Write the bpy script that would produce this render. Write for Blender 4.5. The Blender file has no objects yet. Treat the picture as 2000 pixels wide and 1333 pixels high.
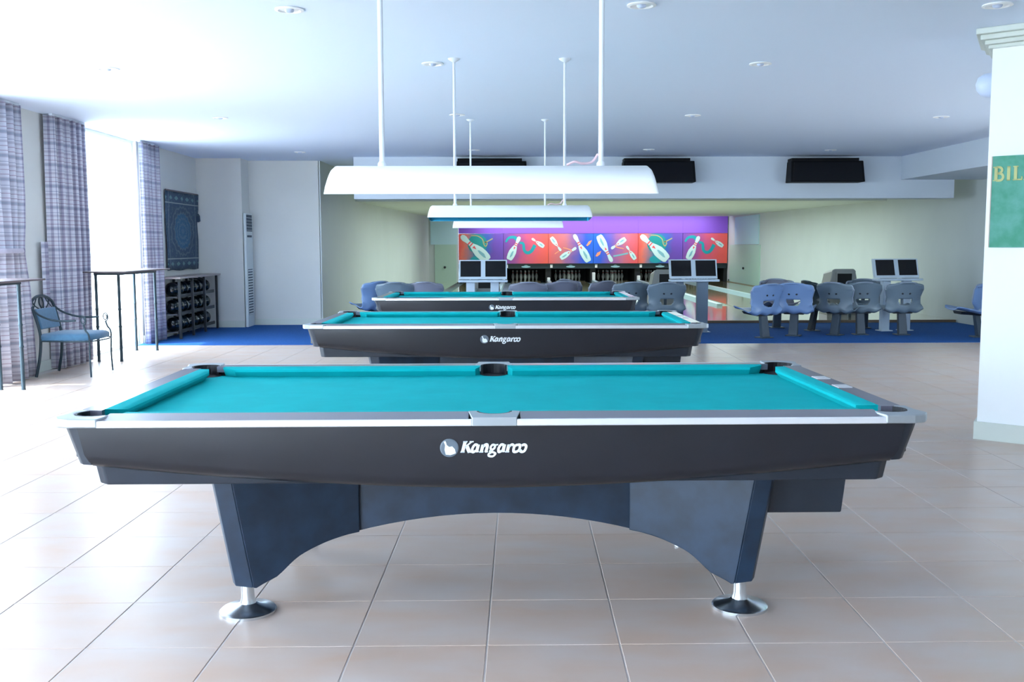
import bpy, math, random
from mathutils import Vector, Matrix
random.seed(7)
R = math.radians
sc = bpy.context.scene
COL = sc.collection

# ------------------------------------------------------------------ camera
cd = bpy.data.cameras.new('camera'); cam = bpy.data.objects.new('camera', cd); COL.objects.link(cam)
cd.lens = 35.0; cd.sensor_width = 36.0; cd.clip_end = 200
_p, _y, _r = R(5.48), R(0.77), R(0.14)
fw = Vector((math.sin(_y)*math.cos(_p), math.cos(_y)*math.cos(_p), -math.sin(_p)))
rt = Vector((math.cos(_y), -math.sin(_y), 0)); up = rt.cross(fw)
rt2 = rt*math.cos(_r) - up*math.sin(_r); up2 = up*math.cos(_r) + rt*math.sin(_r)
m = Matrix((rt2, up2, -fw)).transposed().to_4x4(); m.translation = Vector((0, 0, 1.376))
cam.matrix_world = m
sc.camera = cam
# ------------------------------------------------------------------ look, world, lights
sc.view_settings.view_transform = 'Standard'; sc.view_settings.look = 'None'
sc.view_settings.gamma = 1.0; sc.view_settings.use_curve_mapping = False
sc.view_settings.exposure = 1.52
sc.cycles.max_bounces = 10; sc.cycles.diffuse_bounces = 6; sc.cycles.sample_clamp_indirect = 8.0
w = bpy.data.worlds.new('sky'); sc.world = w; w.use_nodes = True
bg = w.node_tree.nodes['Background']; bg.inputs[0].default_value = (0.68, 0.84, 1.0, 1); bg.inputs[1].default_value = 7.0
H = 2.84                                   # ceiling height
XL, XR = -5.05, 8.08                       # side walls
YR, YB = -4.5, 17.4                        # rear wall (behind the camera), far wall
OPEN_L = [(-4.2, -0.6), (0.8, 3.0), (6.2, 10.1), (12.05, 14.15)]   # glazed openings of the left wall
def light(name, kind, loc, rot, energy, size=None, color=(1, 1, 1), portal=False):
    l = bpy.data.lights.new(name, kind); o = bpy.data.objects.new(name, l); COL.objects.link(o)
    o.location = loc; o.rotation_euler = rot; l.energy = energy; l.color = color
    if size: l.shape = 'RECTANGLE'; l.size, l.size_y = size
    if portal: l.cycles.is_portal = True
    return o
for a, b in OPEN_L:                        # portals: they only guide the sky light through each window
    light('window_portal', 'AREA', (XL-0.03, (a+b)/2, 1.42), (0, R(-90), 0), 1, (2.8, b-a), portal=True)
light('window_portal', 'AREA', (-3.7, YR-0.03, 1.36), (R(90), 0, 0), 1, (2.2, 2.6), portal=True)
light('sun', 'SUN', (-20, 5, 20), (R(8), R(-20), 0), 2.6, color=(1.0, 0.97, 0.9)).data.angle = R(0.6)
OPEN_R = (8.6, 11.6, 0.9, 2.35)            # unseen right wall window behind the pillar, added to light the far end
light('window_portal', 'AREA', (XR+0.03, (OPEN_R[0]+OPEN_R[1])/2, (OPEN_R[2]+OPEN_R[3])/2), (0, R(90), 0), 1, (OPEN_R[3]-OPEN_R[2], OPEN_R[1]-OPEN_R[0]), portal=True)
# added unseen fill panel for the bowling hall, then a strip above its pictures
light('hall_fill', 'AREA', (2.8, 26.5, 2.25), (0, 0, 0), 270, (8.0, 12.0), (0.82, 1.0, 0.98))
light('panel_light', 'AREA', (3.6, 36.15, 2.36), (R(30), 0, 0), 45, (8.6, 0.2), (0.92, 0.95, 1.0))

# ------------------------------------------------------------------ materials
def lin(c):
    c = [x/255.0 for x in c]
    return tuple(x/12.92 if x <= 0.04045 else ((x+0.055)/1.055)**2.4 for x in c) + (1,)
MATS = {}
def bsdf(mat): return mat.node_tree.nodes['Principled BSDF']
def M(name, c, rough=0.5, metal=0.0, coat=0.0, noise=0.0, scale=8.0, bump=0.0, bscale=60.0, sheen=0.0, spec=0.5, c2=None, emit=None):
    if name in MATS: return MATS[name]
    mt = bpy.data.materials.new(name); mt.use_nodes = True; b = bsdf(mt); nt = mt.node_tree
    b.inputs['Base Color'].default_value = lin(c); b.inputs['Roughness'].default_value = rough
    b.inputs['Metallic'].default_value = metal; b.inputs['Coat Weight'].default_value = coat
    b.inputs['Coat Roughness'].default_value = 0.08; b.inputs['Specular IOR Level'].default_value = spec
    b.inputs['Sheen Weight'].default_value = sheen
    if emit: b.inputs['Emission Color'].default_value = lin(emit[0]); b.inputs['Emission Strength'].default_value = emit[1]
    if noise or c2 or bump:
        tc = nt.nodes.new('ShaderNodeTexCoord')
    if noise or c2:
        n = nt.nodes.new('ShaderNodeTexNoise'); n.inputs['Scale'].default_value = scale; n.inputs['Detail'].default_value = 4
        nt.links.new(tc.outputs['Object'], n.inputs['Vector'])
        mx = nt.nodes.new('ShaderNodeMix'); mx.data_type = 'RGBA'
        k = lin(c); k2 = lin(c2) if c2 else tuple(max(0, v*(1-noise)) for v in k[:3]) + (1,)
        mx.inputs['A'].default_value = k2; mx.inputs['B'].default_value = k
        rr = nt.nodes.new('ShaderNodeMapRange'); rr.inputs['From Min'].default_value = 0.35; rr.inputs['From Max'].default_value = 0.65
        nt.links.new(n.outputs['Fac'], rr.inputs['Value']); nt.links.new(rr.outputs['Result'], mx.inputs['Factor'])
        nt.links.new(mx.outputs['Result'], b.inputs['Base Color'])
    if bump:
        n2 = nt.nodes.new('ShaderNodeTexNoise'); n2.inputs['Scale'].default_value = bscale
        nt.links.new(tc.outputs['Object'], n2.inputs['Vector'])
        bp = nt.nodes.new('ShaderNodeBump'); bp.inputs['Strength'].default_value = bump; bp.inputs['Distance'].default_value = 0.01
        nt.links.new(n2.outputs['Fac'], bp.inputs['Height']); nt.links.new(bp.outputs['Normal'], b.inputs['Normal'])
    MATS[name] = mt
    return mt
def math_node(nt, op, a, b=None, c=None):
    n = nt.nodes.new('ShaderNodeMath'); n.operation = op
    for i, v in enumerate((a, b, c)):
        if v is None: continue
        if isinstance(v, (int, float)): n.inputs[i].default_value = v
        else: nt.links.new(v, n.inputs[i])
    return n.outputs[0]
def mixc(nt, f, a, b, mode='MIX'):
    n = nt.nodes.new('ShaderNodeMix'); n.data_type = 'RGBA'; n.blend_type = mode
    for k, v in (('Factor', f), ('A', a), ('B', b)):
        if isinstance(v, (int, float)): n.inputs[k].default_value = v
        elif isinstance(v, tuple): n.inputs[k].default_value = v
        else: nt.links.new(v, n.inputs[k])
    return n.outputs['Result']

paint = M('cream_paint', (220, 220, 216), 0.65, noise=0.03, scale=1.5)
ceilm = M('ceiling_paint', (222, 234, 252), 0.8)
hallm = M('hall_paint', (200, 206, 206), 0.6, noise=0.05, scale=0.8)
whitem = M('white_paint', (208, 217, 227), 0.55)
basem = M('skirting_paint', (208, 214, 206), 0.45)
black = M('black_laminate', (24, 28, 38), 0.36, coat=0.15, noise=0.18, scale=5)
blackpan = M('black_panel', (38, 47, 60), 0.42, noise=0.25, scale=3.5)
legm = M('textured_grey_laminate', (30, 52, 76), 0.42, noise=0.4, scale=9)
raillam = M('rail_laminate', (106, 104, 118), 0.28, coat=0.3)
alu = M('polished_aluminium', (240, 242, 246), 0.3, metal=0.5)
cast = M('cast_metal', (178, 186, 192), 0.38, metal=0.7)
chrome = M('chrome', (222, 228, 234), 0.25, metal=1.0)
rubber = M('black_rubber', (16, 16, 26), 0.55)
clothm = M('cyan_cloth', (10, 180, 184), 0.9, noise=0.08, scale=6, spec=0.12)
logom = M('logo_white', (232, 238, 240), 0.4)
embm = M('emblem_grey', (100, 112, 124), 0.4)
ironm = M('dark_iron', (44, 62, 72), 0.45, metal=0.3)
blueup = M('blue_upholstery', (70, 112, 142), 0.85, noise=0.12, scale=30, sheen=0.3)
plastic = M('grey_plastic', (112, 128, 140), 0.32, noise=0.06, scale=5)
plastic2 = M('lavender_plastic', (128, 130, 144), 0.35)
plastic3 = M('dark_grey_plastic', (44, 56, 60), 0.32)
postm = M('grey_post', (54, 68, 82), 0.5)
darkm = M('dark_bracket', (24, 30, 40), 0.6)
screenm = M('dark_screen', (8, 10, 16), 0.35, spec=0.3)
consm = M('console_plastic', (190, 204, 216), 0.4)
consgrey = M('console_grey', (112, 130, 148), 0.45)
hoodm = M('hood_plastic', (150, 152, 150), 0.4)
tvm = M('display_black', (5, 6, 10), 0.6, spec=0.2)
ballm = M('bowling_ball_dark', (14, 30, 38), 0.15, coat=0.6, noise=0.5, scale=14)
rackm = M('rack_black', (26, 34, 42), 0.4)
shelfm = M('rack_shelf', (120, 122, 124), 0.5)
woodtop = M('counter_top', (168, 156, 152), 0.4, noise=0.15, scale=7)
darkedge = M('dark_wood', (96, 84, 88), 0.5)
pinm = M('pin_white', (230, 232, 230), 0.3)
pinred = M('pin_red', (210, 40, 50), 0.4)
deckm = M('deck_black', (10, 14, 18), 0.7)
shadem = M('lamp_shade_white', (244, 247, 247), 0.45)
reflm = M('lamp_reflector', (40, 140, 180), 0.3, metal=0.8)  # teal tint paints the cloth's reflection into the metal
rodm = M('rod_white', (222, 228, 236), 0.35)
downm = M('downlight_trim', (246, 246, 246), 0.4)
downin = M('downlight_reflector', (214, 220, 232), 0.25, metal=0.7)
acm = M('ac_plastic', (216, 224, 226), 0.5)
acdark = M('ac_slot', (62, 78, 96), 0.6)
approachm = M('approach_maple', (176, 166, 128), 0.09, coat=0.8, noise=0.12, scale=0.7)
lanem = M('lane_maple', (186, 178, 140), 0.07, coat=0.9, noise=0.08, scale=0.8)
gutterm = M('gutter_grey', (92, 112, 118), 0.35)
capm = M('division_cap', (176, 198, 204), 0.3)
stepm = M('approach_edge', (124, 104, 84), 0.5)
groutm = M('grout', (214, 204, 200), 0.6)
signm = M('green_felt', (76, 150, 124), 0.85, noise=0.12, scale=9, c2=(104, 168, 154))
goldm = M('gold_letters', (188, 192, 128), 0.5)
rim = M('sign_edge', (190, 170, 160), 0.5)
bulbm = M('opal_glass', (196, 208, 232), 0.3)
groundm = M('terrace_stone', (205, 203, 198), 0.8, noise=0.1)
framem = M('window_frame_white', (225, 228, 230), 0.4)
carpetm = M('blue_carpet', (50, 98, 166), 0.95, noise=0.22, scale=40, bump=0.5, bscale=300, spec=0.1)
patch = M('pale_blue_panel', (186, 220, 232), 0.5)
doorm = M('pale_green_door', (176, 204, 190), 0.5)

def tile_mat():
    mt = M('terracotta_tile', (206, 188, 176), 0.26, spec=0.24); nt = mt.node_tree; b = bsdf(mt)
    g = nt.nodes.new('ShaderNodeNewGeometry'); oi = nt.nodes.new('ShaderNodeObjectInfo')
    n = nt.nodes.new('ShaderNodeTexNoise'); n.inputs['Scale'].default_value = 5.0; n.inputs['Detail'].default_value = 5; n.inputs['Distortion'].default_value = 0.2
    mp = nt.nodes.new('ShaderNodeMapping'); mp.inputs['Scale'].default_value = (0.5, 1.0, 1); mp.inputs['Rotation'].default_value = (0, 0, 0.25)
    nt.links.new(g.outputs['Position'], mp.inputs[0]); nt.links.new(mp.outputs[0], n.inputs['Vector'])
    r = nt.nodes.new('ShaderNodeMapRange'); r.inputs['From Min'].default_value = 0.3; r.inputs['From Max'].default_value = 0.8
    nt.links.new(n.outputs['Fac'], r.inputs['Value'])
    c = mixc(nt, r.outputs['Result'], lin((204, 188, 180)), lin((204, 172, 150)))
    f = math_node(nt, 'MULTIPLY', oi.outputs['Random'], 0.10)
    c = mixc(nt, f, c, lin((180, 160, 150)))
    nt.links.new(c, b.inputs['Base Color'])
    n2 = nt.nodes.new('ShaderNodeTexNoise'); n2.inputs['Scale'].default_value = 9.0
    nt.links.new(g.outputs['Position'], n2.inputs['Vector'])
    rr = nt.nodes.new('ShaderNodeMapRange'); rr.inputs['To Min'].default_value = 0.27; rr.inputs['To Max'].default_value = 0.34
    nt.links.new(n2.outputs['Fac'], rr.inputs['Value']); nt.links.new(rr.outputs['Result'], b.inputs['Roughness'])
    return mt
tilem = tile_mat()

def plaid_mat():
    mt = M('plaid_fabric', (210, 208, 216), 0.9, sheen=0.2); nt = mt.node_tree; b = bsdf(mt)
    uv = nt.nodes.new('ShaderNodeUVMap'); uv.uv_map = 'UVMap'
    sx = nt.nodes.new('ShaderNodeSeparateXYZ'); nt.links.new(uv.outputs[0], sx.inputs[0])
    def ramp(src, period, stops):
        f = math_node(nt, 'FRACT', math_node(nt, 'DIVIDE', src, period))
        cr = nt.nodes.new('ShaderNodeValToRGB'); cr.color_ramp.interpolation = 'CONSTANT'
        e = cr.color_ramp.elements
        e[0].position = 0; e[0].color = lin(stops[0][1]); e[1].position = stops[1][0]; e[1].color = lin(stops[1][1])
        for p_, c_ in stops[2:]:
            x = e.new(p_); x.color = lin(c_)
        nt.links.new(f, cr.inputs[0]); return cr.outputs[0]
    base = (214, 214, 221); lav = (188, 184, 196); blue = (166, 170, 186); thin = (168, 150, 164)
    hor = ramp(sx.outputs['Y'], 0.235, [(0, base), (0.10, thin), (0.13, base), (0.26, lav), (0.36, base), (0.44, blue), (0.47, base), (0.62, lav), (0.66, blue), (0.76, lav), (0.80, base), (0.9, thin), (0.93, base)])
    ver = ramp(sx.outputs['X'], 0.30, [(0, (235, 235, 240)), (0.18, (190, 186, 202)), (0.30, (235, 235, 240)), (0.45, (180, 184, 200)), (0.49, (235, 235, 240)), (0.68, (200, 190, 206)), (0.80, (235, 235, 240))])
    c = mixc(nt, 1.0, hor, ver, 'MULTIPLY')
    nt.links.new(c, b.inputs['Base Color'])
    return mt
plaid = plaid_mat()

def tapestry_mat():
    mt = M('tapestry_weave', (70, 104, 128), 0.95); nt = mt.node_tree; b = bsdf(mt)
    tc = nt.nodes.new('ShaderNodeTexCoord'); s = nt.nodes.new('ShaderNodeSeparateXYZ'); nt.links.new(tc.outputs['Object'], s.inputs[0])
    y, z = s.outputs['Y'], s.outputs['Z']
    ya = math_node(nt, 'ABSOLUTE', y); za = math_node(nt, 'ABSOLUTE', z)
    d = math_node(nt, 'SQRT', math_node(nt, 'ADD', math_node(nt, 'POWER', math_node(nt, 'DIVIDE', ya, 0.62), 2), math_node(nt, 'POWER', math_node(nt, 'DIVIDE', za, 0.42), 2)))
    ang = math_node(nt, 'ARCTAN2', z, y)
    wob = math_node(nt, 'MULTIPLY', math_node(nt, 'SINE', math_node(nt, 'MULTIPLY', ang, 16)), 0.03)
    dd = math_node(nt, 'ADD', d, wob)
    ring = math_node(nt, 'GREATER_THAN', math_node(nt, 'SINE', math_node(nt, 'MULTIPLY', dd, 30)), 0.45)
    inside = math_node(nt, 'LESS_THAN', dd, 1.0)
    med = math_node(nt, 'LESS_THAN', dd, 0.66)
    v = nt.nodes.new('ShaderNodeTexVoronoi'); v.inputs['Scale'].default_value = 17; nt.links.new(tc.outputs['Object'], v.inputs['Vector'])
    dots = math_node(nt, 'LESS_THAN', v.outputs['Distance'], 0.3)
    c = mixc(nt, math_node(nt, 'MULTIPLY', dots, 0.45), lin((66, 84, 106)), lin((104, 128, 130)))
    c = mixc(nt, math_node(nt, 'MULTIPLY', med, 0.4), c, lin((58, 118, 156)))
    c = mixc(nt, math_node(nt, 'MULTIPLY', math_node(nt, 'MULTIPLY', ring, inside), 0.28), c, lin((130, 146, 148)))
    # border bands with a row of diamonds
    bz = math_node(nt, 'GREATER_THAN', za, 0.44)
    dia = math_node(nt, 'ADD', math_node(nt, 'ABSOLUTE', math_node(nt, 'SUBTRACT', math_node(nt, 'FRACT', math_node(nt, 'DIVIDE', math_node(nt, 'ADD', y, 5), 0.27)), 0.5)),
                    math_node(nt, 'DIVIDE', math_node(nt, 'ABSOLUTE', math_node(nt, 'SUBTRACT', za, 0.51)), 0.12))
    c = mixc(nt, math_node(nt, 'MULTIPLY', math_node(nt, 'MULTIPLY', math_node(nt, 'LESS_THAN', dia, 0.30), bz), 0.8), c, lin((112, 150, 150)))
    ln = math_node(nt, 'LESS_THAN', math_node(nt, 'ABSOLUTE', math_node(nt, 'SUBTRACT', za, 0.43)), 0.008)
    c = mixc(nt, ln, c, lin((150, 162, 160)))
    ln2 = math_node(nt, 'LESS_THAN', math_node(nt, 'ABSOLUTE', math_node(nt, 'SUBTRACT', ya, 0.66)), 0.012)
    c = mixc(nt, math_node(nt, 'MULTIPLY', ln2, 0.6), c, lin((130, 146, 150)))
    nt.links.new(c, b.inputs['Base Color']); return mt
tapm = tapestry_mat()

def glass_mat():
    mt = bpy.data.materials.new('window_glass'); mt.use_nodes = True; nt = mt.node_tree; nt.nodes.clear()
    o = nt.nodes.new('ShaderNodeOutputMaterial'); t = nt.nodes.new('ShaderNodeBsdfTransparent'); g = nt.nodes.new('ShaderNodeBsdfGlossy')
    g.inputs['Roughness'].default_value = 0.02; t.inputs[0].default_value = (0.97, 0.98, 0.98, 1)
    mx = nt.nodes.new('ShaderNodeMixShader'); mx.inputs[0].default_value = 0.05
    nt.links.new(t.outputs[0], mx.inputs[1]); nt.links.new(g.outputs[0], mx.inputs[2])
    nt.links.new(mx.outputs[0], o.inputs[0]); return mt
glassm = glass_mat()

def grad_mat(name, stops, y0, y1):
    """printed background running across a panel, in the panel's own coordinates"""
    mt = M(name, (200, 100, 100), 0.5); nt = mt.node_tree; b = bsdf(mt)
    tc = nt.nodes.new('ShaderNodeTexCoord'); s = nt.nodes.new('ShaderNodeSeparateXYZ'); nt.links.new(tc.outputs['Object'], s.inputs[0])
    n = nt.nodes.new('ShaderNodeTexNoise'); n.inputs['Scale'].default_value = 2.5; nt.links.new(tc.outputs['Object'], n.inputs['Vector'])
    x = math_node(nt, 'ADD', s.outputs['X'], math_node(nt, 'MULTIPLY', math_node(nt, 'SUBTRACT', n.outputs['Fac'], 0.5), 0.5))
    x = math_node(nt, 'ADD', x, math_node(nt, 'MULTIPLY', s.outputs['Z'], -0.15))
    cr = nt.nodes.new('ShaderNodeValToRGB'); e = cr.color_ramp.elements
    e[0].position = stops[0][0]; e[0].color = lin(stops[0][1]); e[1].position = stops[-1][0]; e[1].color = lin(stops[-1][1])
    for p_, c_ in stops[1:-1]:
        q = e.new(p_); q.color = lin(c_)
    nt.links.new(math_node(nt, 'DIVIDE', math_node(nt, 'ADD', x, 0.08), 1.66), cr.inputs[0]); nt.links.new(cr.outputs[0], b.inputs['Base Color'])
    return mt

# ------------------------------------------------------------------ mesh helpers
class MB:
    def __init__(s): s.v = []; s.f = []; s.uv = None
    def add(s, vs, fs):
        n = len(s.v); s.v += [tuple(a) for a in vs]; s.f += [tuple(i+n for i in q) for q in fs]; return s
    def box(s, x0, x1, y0, y1, z0, z1):
        return s.hexa([(x0,y0,z0),(x1,y0,z0),(x1,y1,z0),(x0,y1,z0),(x0,y0,z1),(x1,y0,z1),(x1,y1,z1),(x0,y1,z1)])
    def hexa(s, p):
        return s.add(p, [(0,3,2,1),(4,5,6,7),(0,1,5,4),(1,2,6,5),(2,3,7,6),(3,0,4,7)])
    def prism(s, poly, a, b, mp=None):
        """polygon (u,v) extruded from a to b; mp(u,v,w)->xyz, default plan polygon extruded in z"""
        mp = mp or (lambda u, v, w: (u, v, w)); n = len(poly)
        vs = [mp(u, v, a) for u, v in poly] + [mp(u, v, b) for u, v in poly]
        return s.add(vs, [tuple(range(n-1, -1, -1)), tuple(range(n, 2*n))] + [(i, (i+1) % n, n+(i+1) % n, n+i) for i in range(n)])
    def lathe(s, prof, c=(0,0,0), n=24, axis='z'):
        vs = []
        for r, h in prof:
            for k in range(n):
                a = 2*math.pi*k/n; p = (r*math.cos(a), r*math.sin(a), h)
                if axis == 'y': p = (p[0], h, p[1])
                if axis == 'x': p = (h, p[0], p[1])
                vs.append((p[0]+c[0], p[1]+c[1], p[2]+c[2]))
        fs = [(j*n+k, j*n+(k+1) % n, (j+1)*n+(k+1) % n, (j+1)*n+k) for j in range(len(prof)-1) for k in range(n)]
        fs += [tuple(range(n-1, -1, -1)), tuple((len(prof)-1)*n+k for k in range(n))]
        return s.add(vs, fs)
    def tube(s, pts, r, n=8):
        pts = [Vector(p) for p in pts]; vs = []; rr = r if isinstance(r, (list, tuple)) else [r]*len(pts)
        ref = None
        for i, p in enumerate(pts):
            t = (pts[min(i+1, len(pts)-1)] - pts[max(i-1, 0)]).normalized()
            if ref is None: ref = Vector((0, 0, 1)) if abs(t.z) < 0.9 else Vector((1, 0, 0))
            a = (ref - t*ref.dot(t)).normalized(); b = t.cross(a); ref = a
            for k in range(n):
                q = 2*math.pi*k/n; vs.append(p + (a*math.cos(q) + b*math.sin(q))*rr[i])
        fs = [(i*n+k, i*n+(k+1) % n, (i+1)*n+(k+1) % n, (i+1)*n+k) for i in range(len(pts)-1) for k in range(n)]
        fs += [tuple(range(n-1, -1, -1)), tuple((len(pts)-1)*n+k for k in range(n))]
        return s.add(vs, fs)
    def ribbon(s, pts, wd, t0, t1, mp):
        """flat stroke of width wd along 2D pts, thickness t0..t1"""
        P = [Vector(p) for p in pts]; ww = wd if isinstance(wd, (list, tuple)) else [wd]*len(P); L = []; Q = []
        for i, p in enumerate(P):
            t = (P[min(i+1, len(P)-1)] - P[max(i-1, 0)]).normalized(); n = Vector((-t.y, t.x))
            L.append(p + n*ww[i]/2); Q.append(p - n*ww[i]/2)
        for i in range(len(P)-1):
            s.prism([Q[i], Q[i+1], L[i+1], L[i]], t0, t1, mp)
        return s
def obj(name, mb, mat, parent=None, bevel=0, smooth=None, loc=None, kind=None):
    me = bpy.data.meshes.new(name); me.from_pydata(mb.v, [], mb.f); me.update()
    import bmesh
    b = bmesh.new(); b.from_mesh(me); bmesh.ops.recalc_face_normals(b, faces=b.faces); b.to_mesh(me); b.free()
    if mb.uv:
        lay = me.uv_layers.new(name='UVMap')
        for lp in me.loops: lay.data[lp.index].uv = mb.uv[lp.vertex_index]
    me.materials.append(mat)
    if smooth is not None:
        for p in me.polygons: p.use_smooth = True
        me.set_sharp_from_angle(angle=R(smooth))
    o = bpy.data.objects.new(name, me); COL.objects.link(o)
    if parent: o.parent = parent
    if loc: o.location = loc
    if bevel:
        bv = o.modifiers.new('bevel', 'BEVEL'); bv.width = bevel; bv.segments = 2; bv.limit_method = 'ANGLE'; bv.angle_limit = R(40)
    if kind: o['kind'] = kind
    return o
def struct(name, mb, mat, **k): return obj(name, mb, mat, kind='structure', **k)
def tag(o, label, cat, group=None):
    o['label'] = label; o['category'] = cat
    if group: o['group'] = group
    return o
def thing(name, label, cat, loc=(0,0,0), rz=0, group=None):
    o = bpy.data.objects.new(name, None); COL.objects.link(o); o.location = loc; o.rotation_euler = (0, 0, rz); o.empty_display_size = 0.2
    return tag(o, label, cat, group)
def copy_tree(o, parent=None):
    c = o.copy(); COL.objects.link(c); c.parent = parent
    for ch in list(o.children): copy_tree(ch, c)
    return c
def arc(cx, cy, r, a0, a1, n=8, ry=None):
    ry = ry or r
    return [(cx + r*math.cos(R(a0+(a1-a0)*i/n)), cy + ry*math.sin(R(a0+(a1-a0)*i/n))) for i in range(n+1)]
def spline(pts, n=6):
    P = [Vector(p) for p in pts]; out = []
    for i in range(len(P)-1):
        p0, p1, p2, p3 = P[max(i-1, 0)], P[i], P[i+1], P[min(i+2, len(P)-1)]
        for k in range(n):
            t = k/n; out.append(0.5*((2*p1) + (p2-p0)*t + (2*p0-5*p1+4*p2-p3)*t*t + (3*p1-p0-3*p2+p3)*t**3))
    out.append(P[-1]); return out

# ------------------------------------------------------------------ setting
HS = 0.0236                                # the bowling hall runs slightly askew of the room
def HX(x, y): return x + HS*(y-37.0)
# floor slab, tiles
fl = struct('floor', MB().box(XL-0.15, XR+0.2, YR-0.15, 17.5, -0.12, -0.0022), groutm)
TW, TD = 0.460, 0.440
tiles = []
def tx(i, Y): return -0.051 + TW*i + 0.022*(Y-3.03)
for j in range(-17, 25):
    y0 = 3.325 + TD*j; y1 = y0 + TD
    if y1 > 13.87: y1 = 13.87
    if y0 >= 13.86 or y0 < YR: continue
    for i in range(-12, 20):
        if tx(i, y0) < XL or tx(i+1, y0) > XR+0.1: continue
        cx, cy = tx(i+0.5, y0+TD/2), y0+TD/2
        # seen by the photograph and how large it shows
        vis = cy > 2.75 and abs(cx - 0.013*cy) < 0.53*cy and not (cx > 3.4 and cy < 6.9 and cx > 3.4)
        tiles.append((0 if vis else 1, cy, i, j, y0, y1))
tiles.sort()
g = 0.003
def tile_geo(mb, w, d, sk, ox=0, oy=0):
    bv = 0.0015
    o_ = [(-w/2-sk/2, -d/2), (w/2-sk/2, -d/2), (w/2+sk/2, d/2), (-w/2+sk/2, d/2)]
    i_ = [(-w/2-sk/2+bv, -d/2+bv), (w/2-sk/2-bv, -d/2+bv), (w/2+sk/2-bv, d/2-bv), (-w/2+sk/2+bv, d/2-bv)]
    vs = [(x+ox, y+oy, -0.006) for x, y in o_] + [(x+ox, y+oy, -0.0015) for x, y in o_] + [(x+ox, y+oy, 0) for x, y in i_]
    fs = [(k, (k+1) % 4, 4+(k+1) % 4, 4+k) for k in range(4)] + [(4+k, 4+(k+1) % 4, 8+(k+1) % 4, 8+k) for k in range(4)] + [(8, 9, 10, 11)]
    mb.add(vs, fs)
tb = MB(); tile_geo(tb, TW-2*g, TD-1.4*g, 0.022*TD)
tme = None; rest = MB(); cnt = 0
for v_, cy, i, j, y0, y1 in tiles:
    cx = tx(i+0.5, cy)
    if v_ == 0 and cnt < 300 and y1-y0 > TD-0.01:
        if tme is None: o = obj('tile', tb, tilem, fl); tme = o.data
        else: o = bpy.data.objects.new('tile', tme); COL.objects.link(o); o.parent = fl
        o.location = (cx, cy, 0); cnt += 1
    else:
        tile_geo(rest, TW-2*g, (y1-y0)-1.4*g, 0.022*(y1-y0), tx(i+0.5, (y0+y1)/2), (y0+y1)/2)
o = obj('tile', rest, tilem, fl); o['kind'] = 'stuff'
struct('floor_carpet', MB().box(XL, XR, 13.87, 17.5, -0.003, 0.006), carpetm)
struct('ground', MB().box(-60, XL-0.15, -40, 40, -0.3, -0.12).box(XL-0.15, 20, -40, YR-0.16, -0.3, -0.12).box(XR+0.21, 50, YR-0.16, 30, -0.3, -0.12), groundm)

# walls
wl = MB(); edges = [YR-0.15]
for a, b in OPEN_L: edges += [a, b]
edges.append(17.6)
for k in range(0, len(edges), 2): wl.box(XL-0.15, XL, edges[k], edges[k+1], -0.12, H+0.1)
for a, b in OPEN_L: wl.box(XL-0.15, XL, a, b, -0.12, 0.0)
struct('wall_left', wl, paint)
struct('wall_rear', MB().box(XL-0.15, -4.8, YR-0.15, YR, -0.12, H+0.1).box(-2.6, XR+0.2, YR-0.15, YR, -0.12, H+0.1).box(-4.8, -2.6, YR-0.15, YR, 2.66, H+0.1).box(-4.8, -2.6, YR-0.15, YR, -0.12, 0.06), paint)
wr = MB().box(XR, XR+0.2, YR-0.15, OPEN_R[0], -0.12, H+0.1).box(XR, XR+0.2, OPEN_R[0], OPEN_R[1], -0.12, OPEN_R[2]).box(XR, XR+0.2, OPEN_R[0], OPEN_R[1], OPEN_R[3], H+0.1)
wr.prism([(XR, OPEN_R[1]), (XR+0.2, OPEN_R[1]), (XR+0.2, 17), (8.8, 39.4), (8.59, 39.4), (XR, 17)], -0.12, H+0.1)
struct('wall_right', wr, hallm)
# far end of the left side: jog with the air conditioner recess, then the flat wall
struct('wall_back', MB().prism([(XL-0.05, 16.9), (-4.3, 16.9), (-4.3, YB), (-3.1, YB), (-2.6, 37.0), (-2.75, 37.0), (-3.25, YB+0.2), (XL-0.05, YB+0.2)], -0.12, H+0.1), paint)
struct('wall_hall_left', MB().prism([(-3.095, YB+0.02), (-3.07, YB+0.02), (-2.57, 37.0), (-2.595, 37.0)], 0.0, H), hallm)
for nm, poly in (('baseboard_left', [(XL, 10.12), (XL+0.015, 10.12), (XL+0.015, 12.03), (XL, 12.03)]),
                 ('baseboard_left_far', [(XL, 14.17), (XL+0.015, 14.17), (XL+0.015, 16.885), (-4.3, 16.885), (-4.3, 16.9), (XL, 16.9)]),
                 ('baseboard_back', [(-4.3, YB-0.015), (-3.09, YB-0.015), (-3.07, YB), (-4.3, YB)])):
    struct(nm, MB().prism(poly, 0.0, 0.115), basem)
struct('ceiling', MB().box(XL-0.15, XR+0.2, YR-0.15, 21.0, H, H+0.12), ceilm)
# bowling hall ceiling, back wall
struct('ceiling_hall', MB().prism([(21.0, 2.30), (39.3, 2.455), (39.3, 3.0), (21.0, 3.0)], -3.2, 9.0, lambda u, v, w: (w, u, v)), hallm)
struct('wall_front', MB().box(-3.0, 8.9, 39.2, 39.4, -0.1, 2.6).box(-2.75, -1.48, 37.0, 37.15, 0.0, 2.6), hallm)
# soffit with the displays and the side bulkhead
struct('trim_1', MB().box(-2.39, 7.62, 16.7, 17.1, 2.15, H), whitem)
struct('trim_2', MB().box(6.72, XR, 5.5, 16.7, 2.455, H), whitem)
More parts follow.
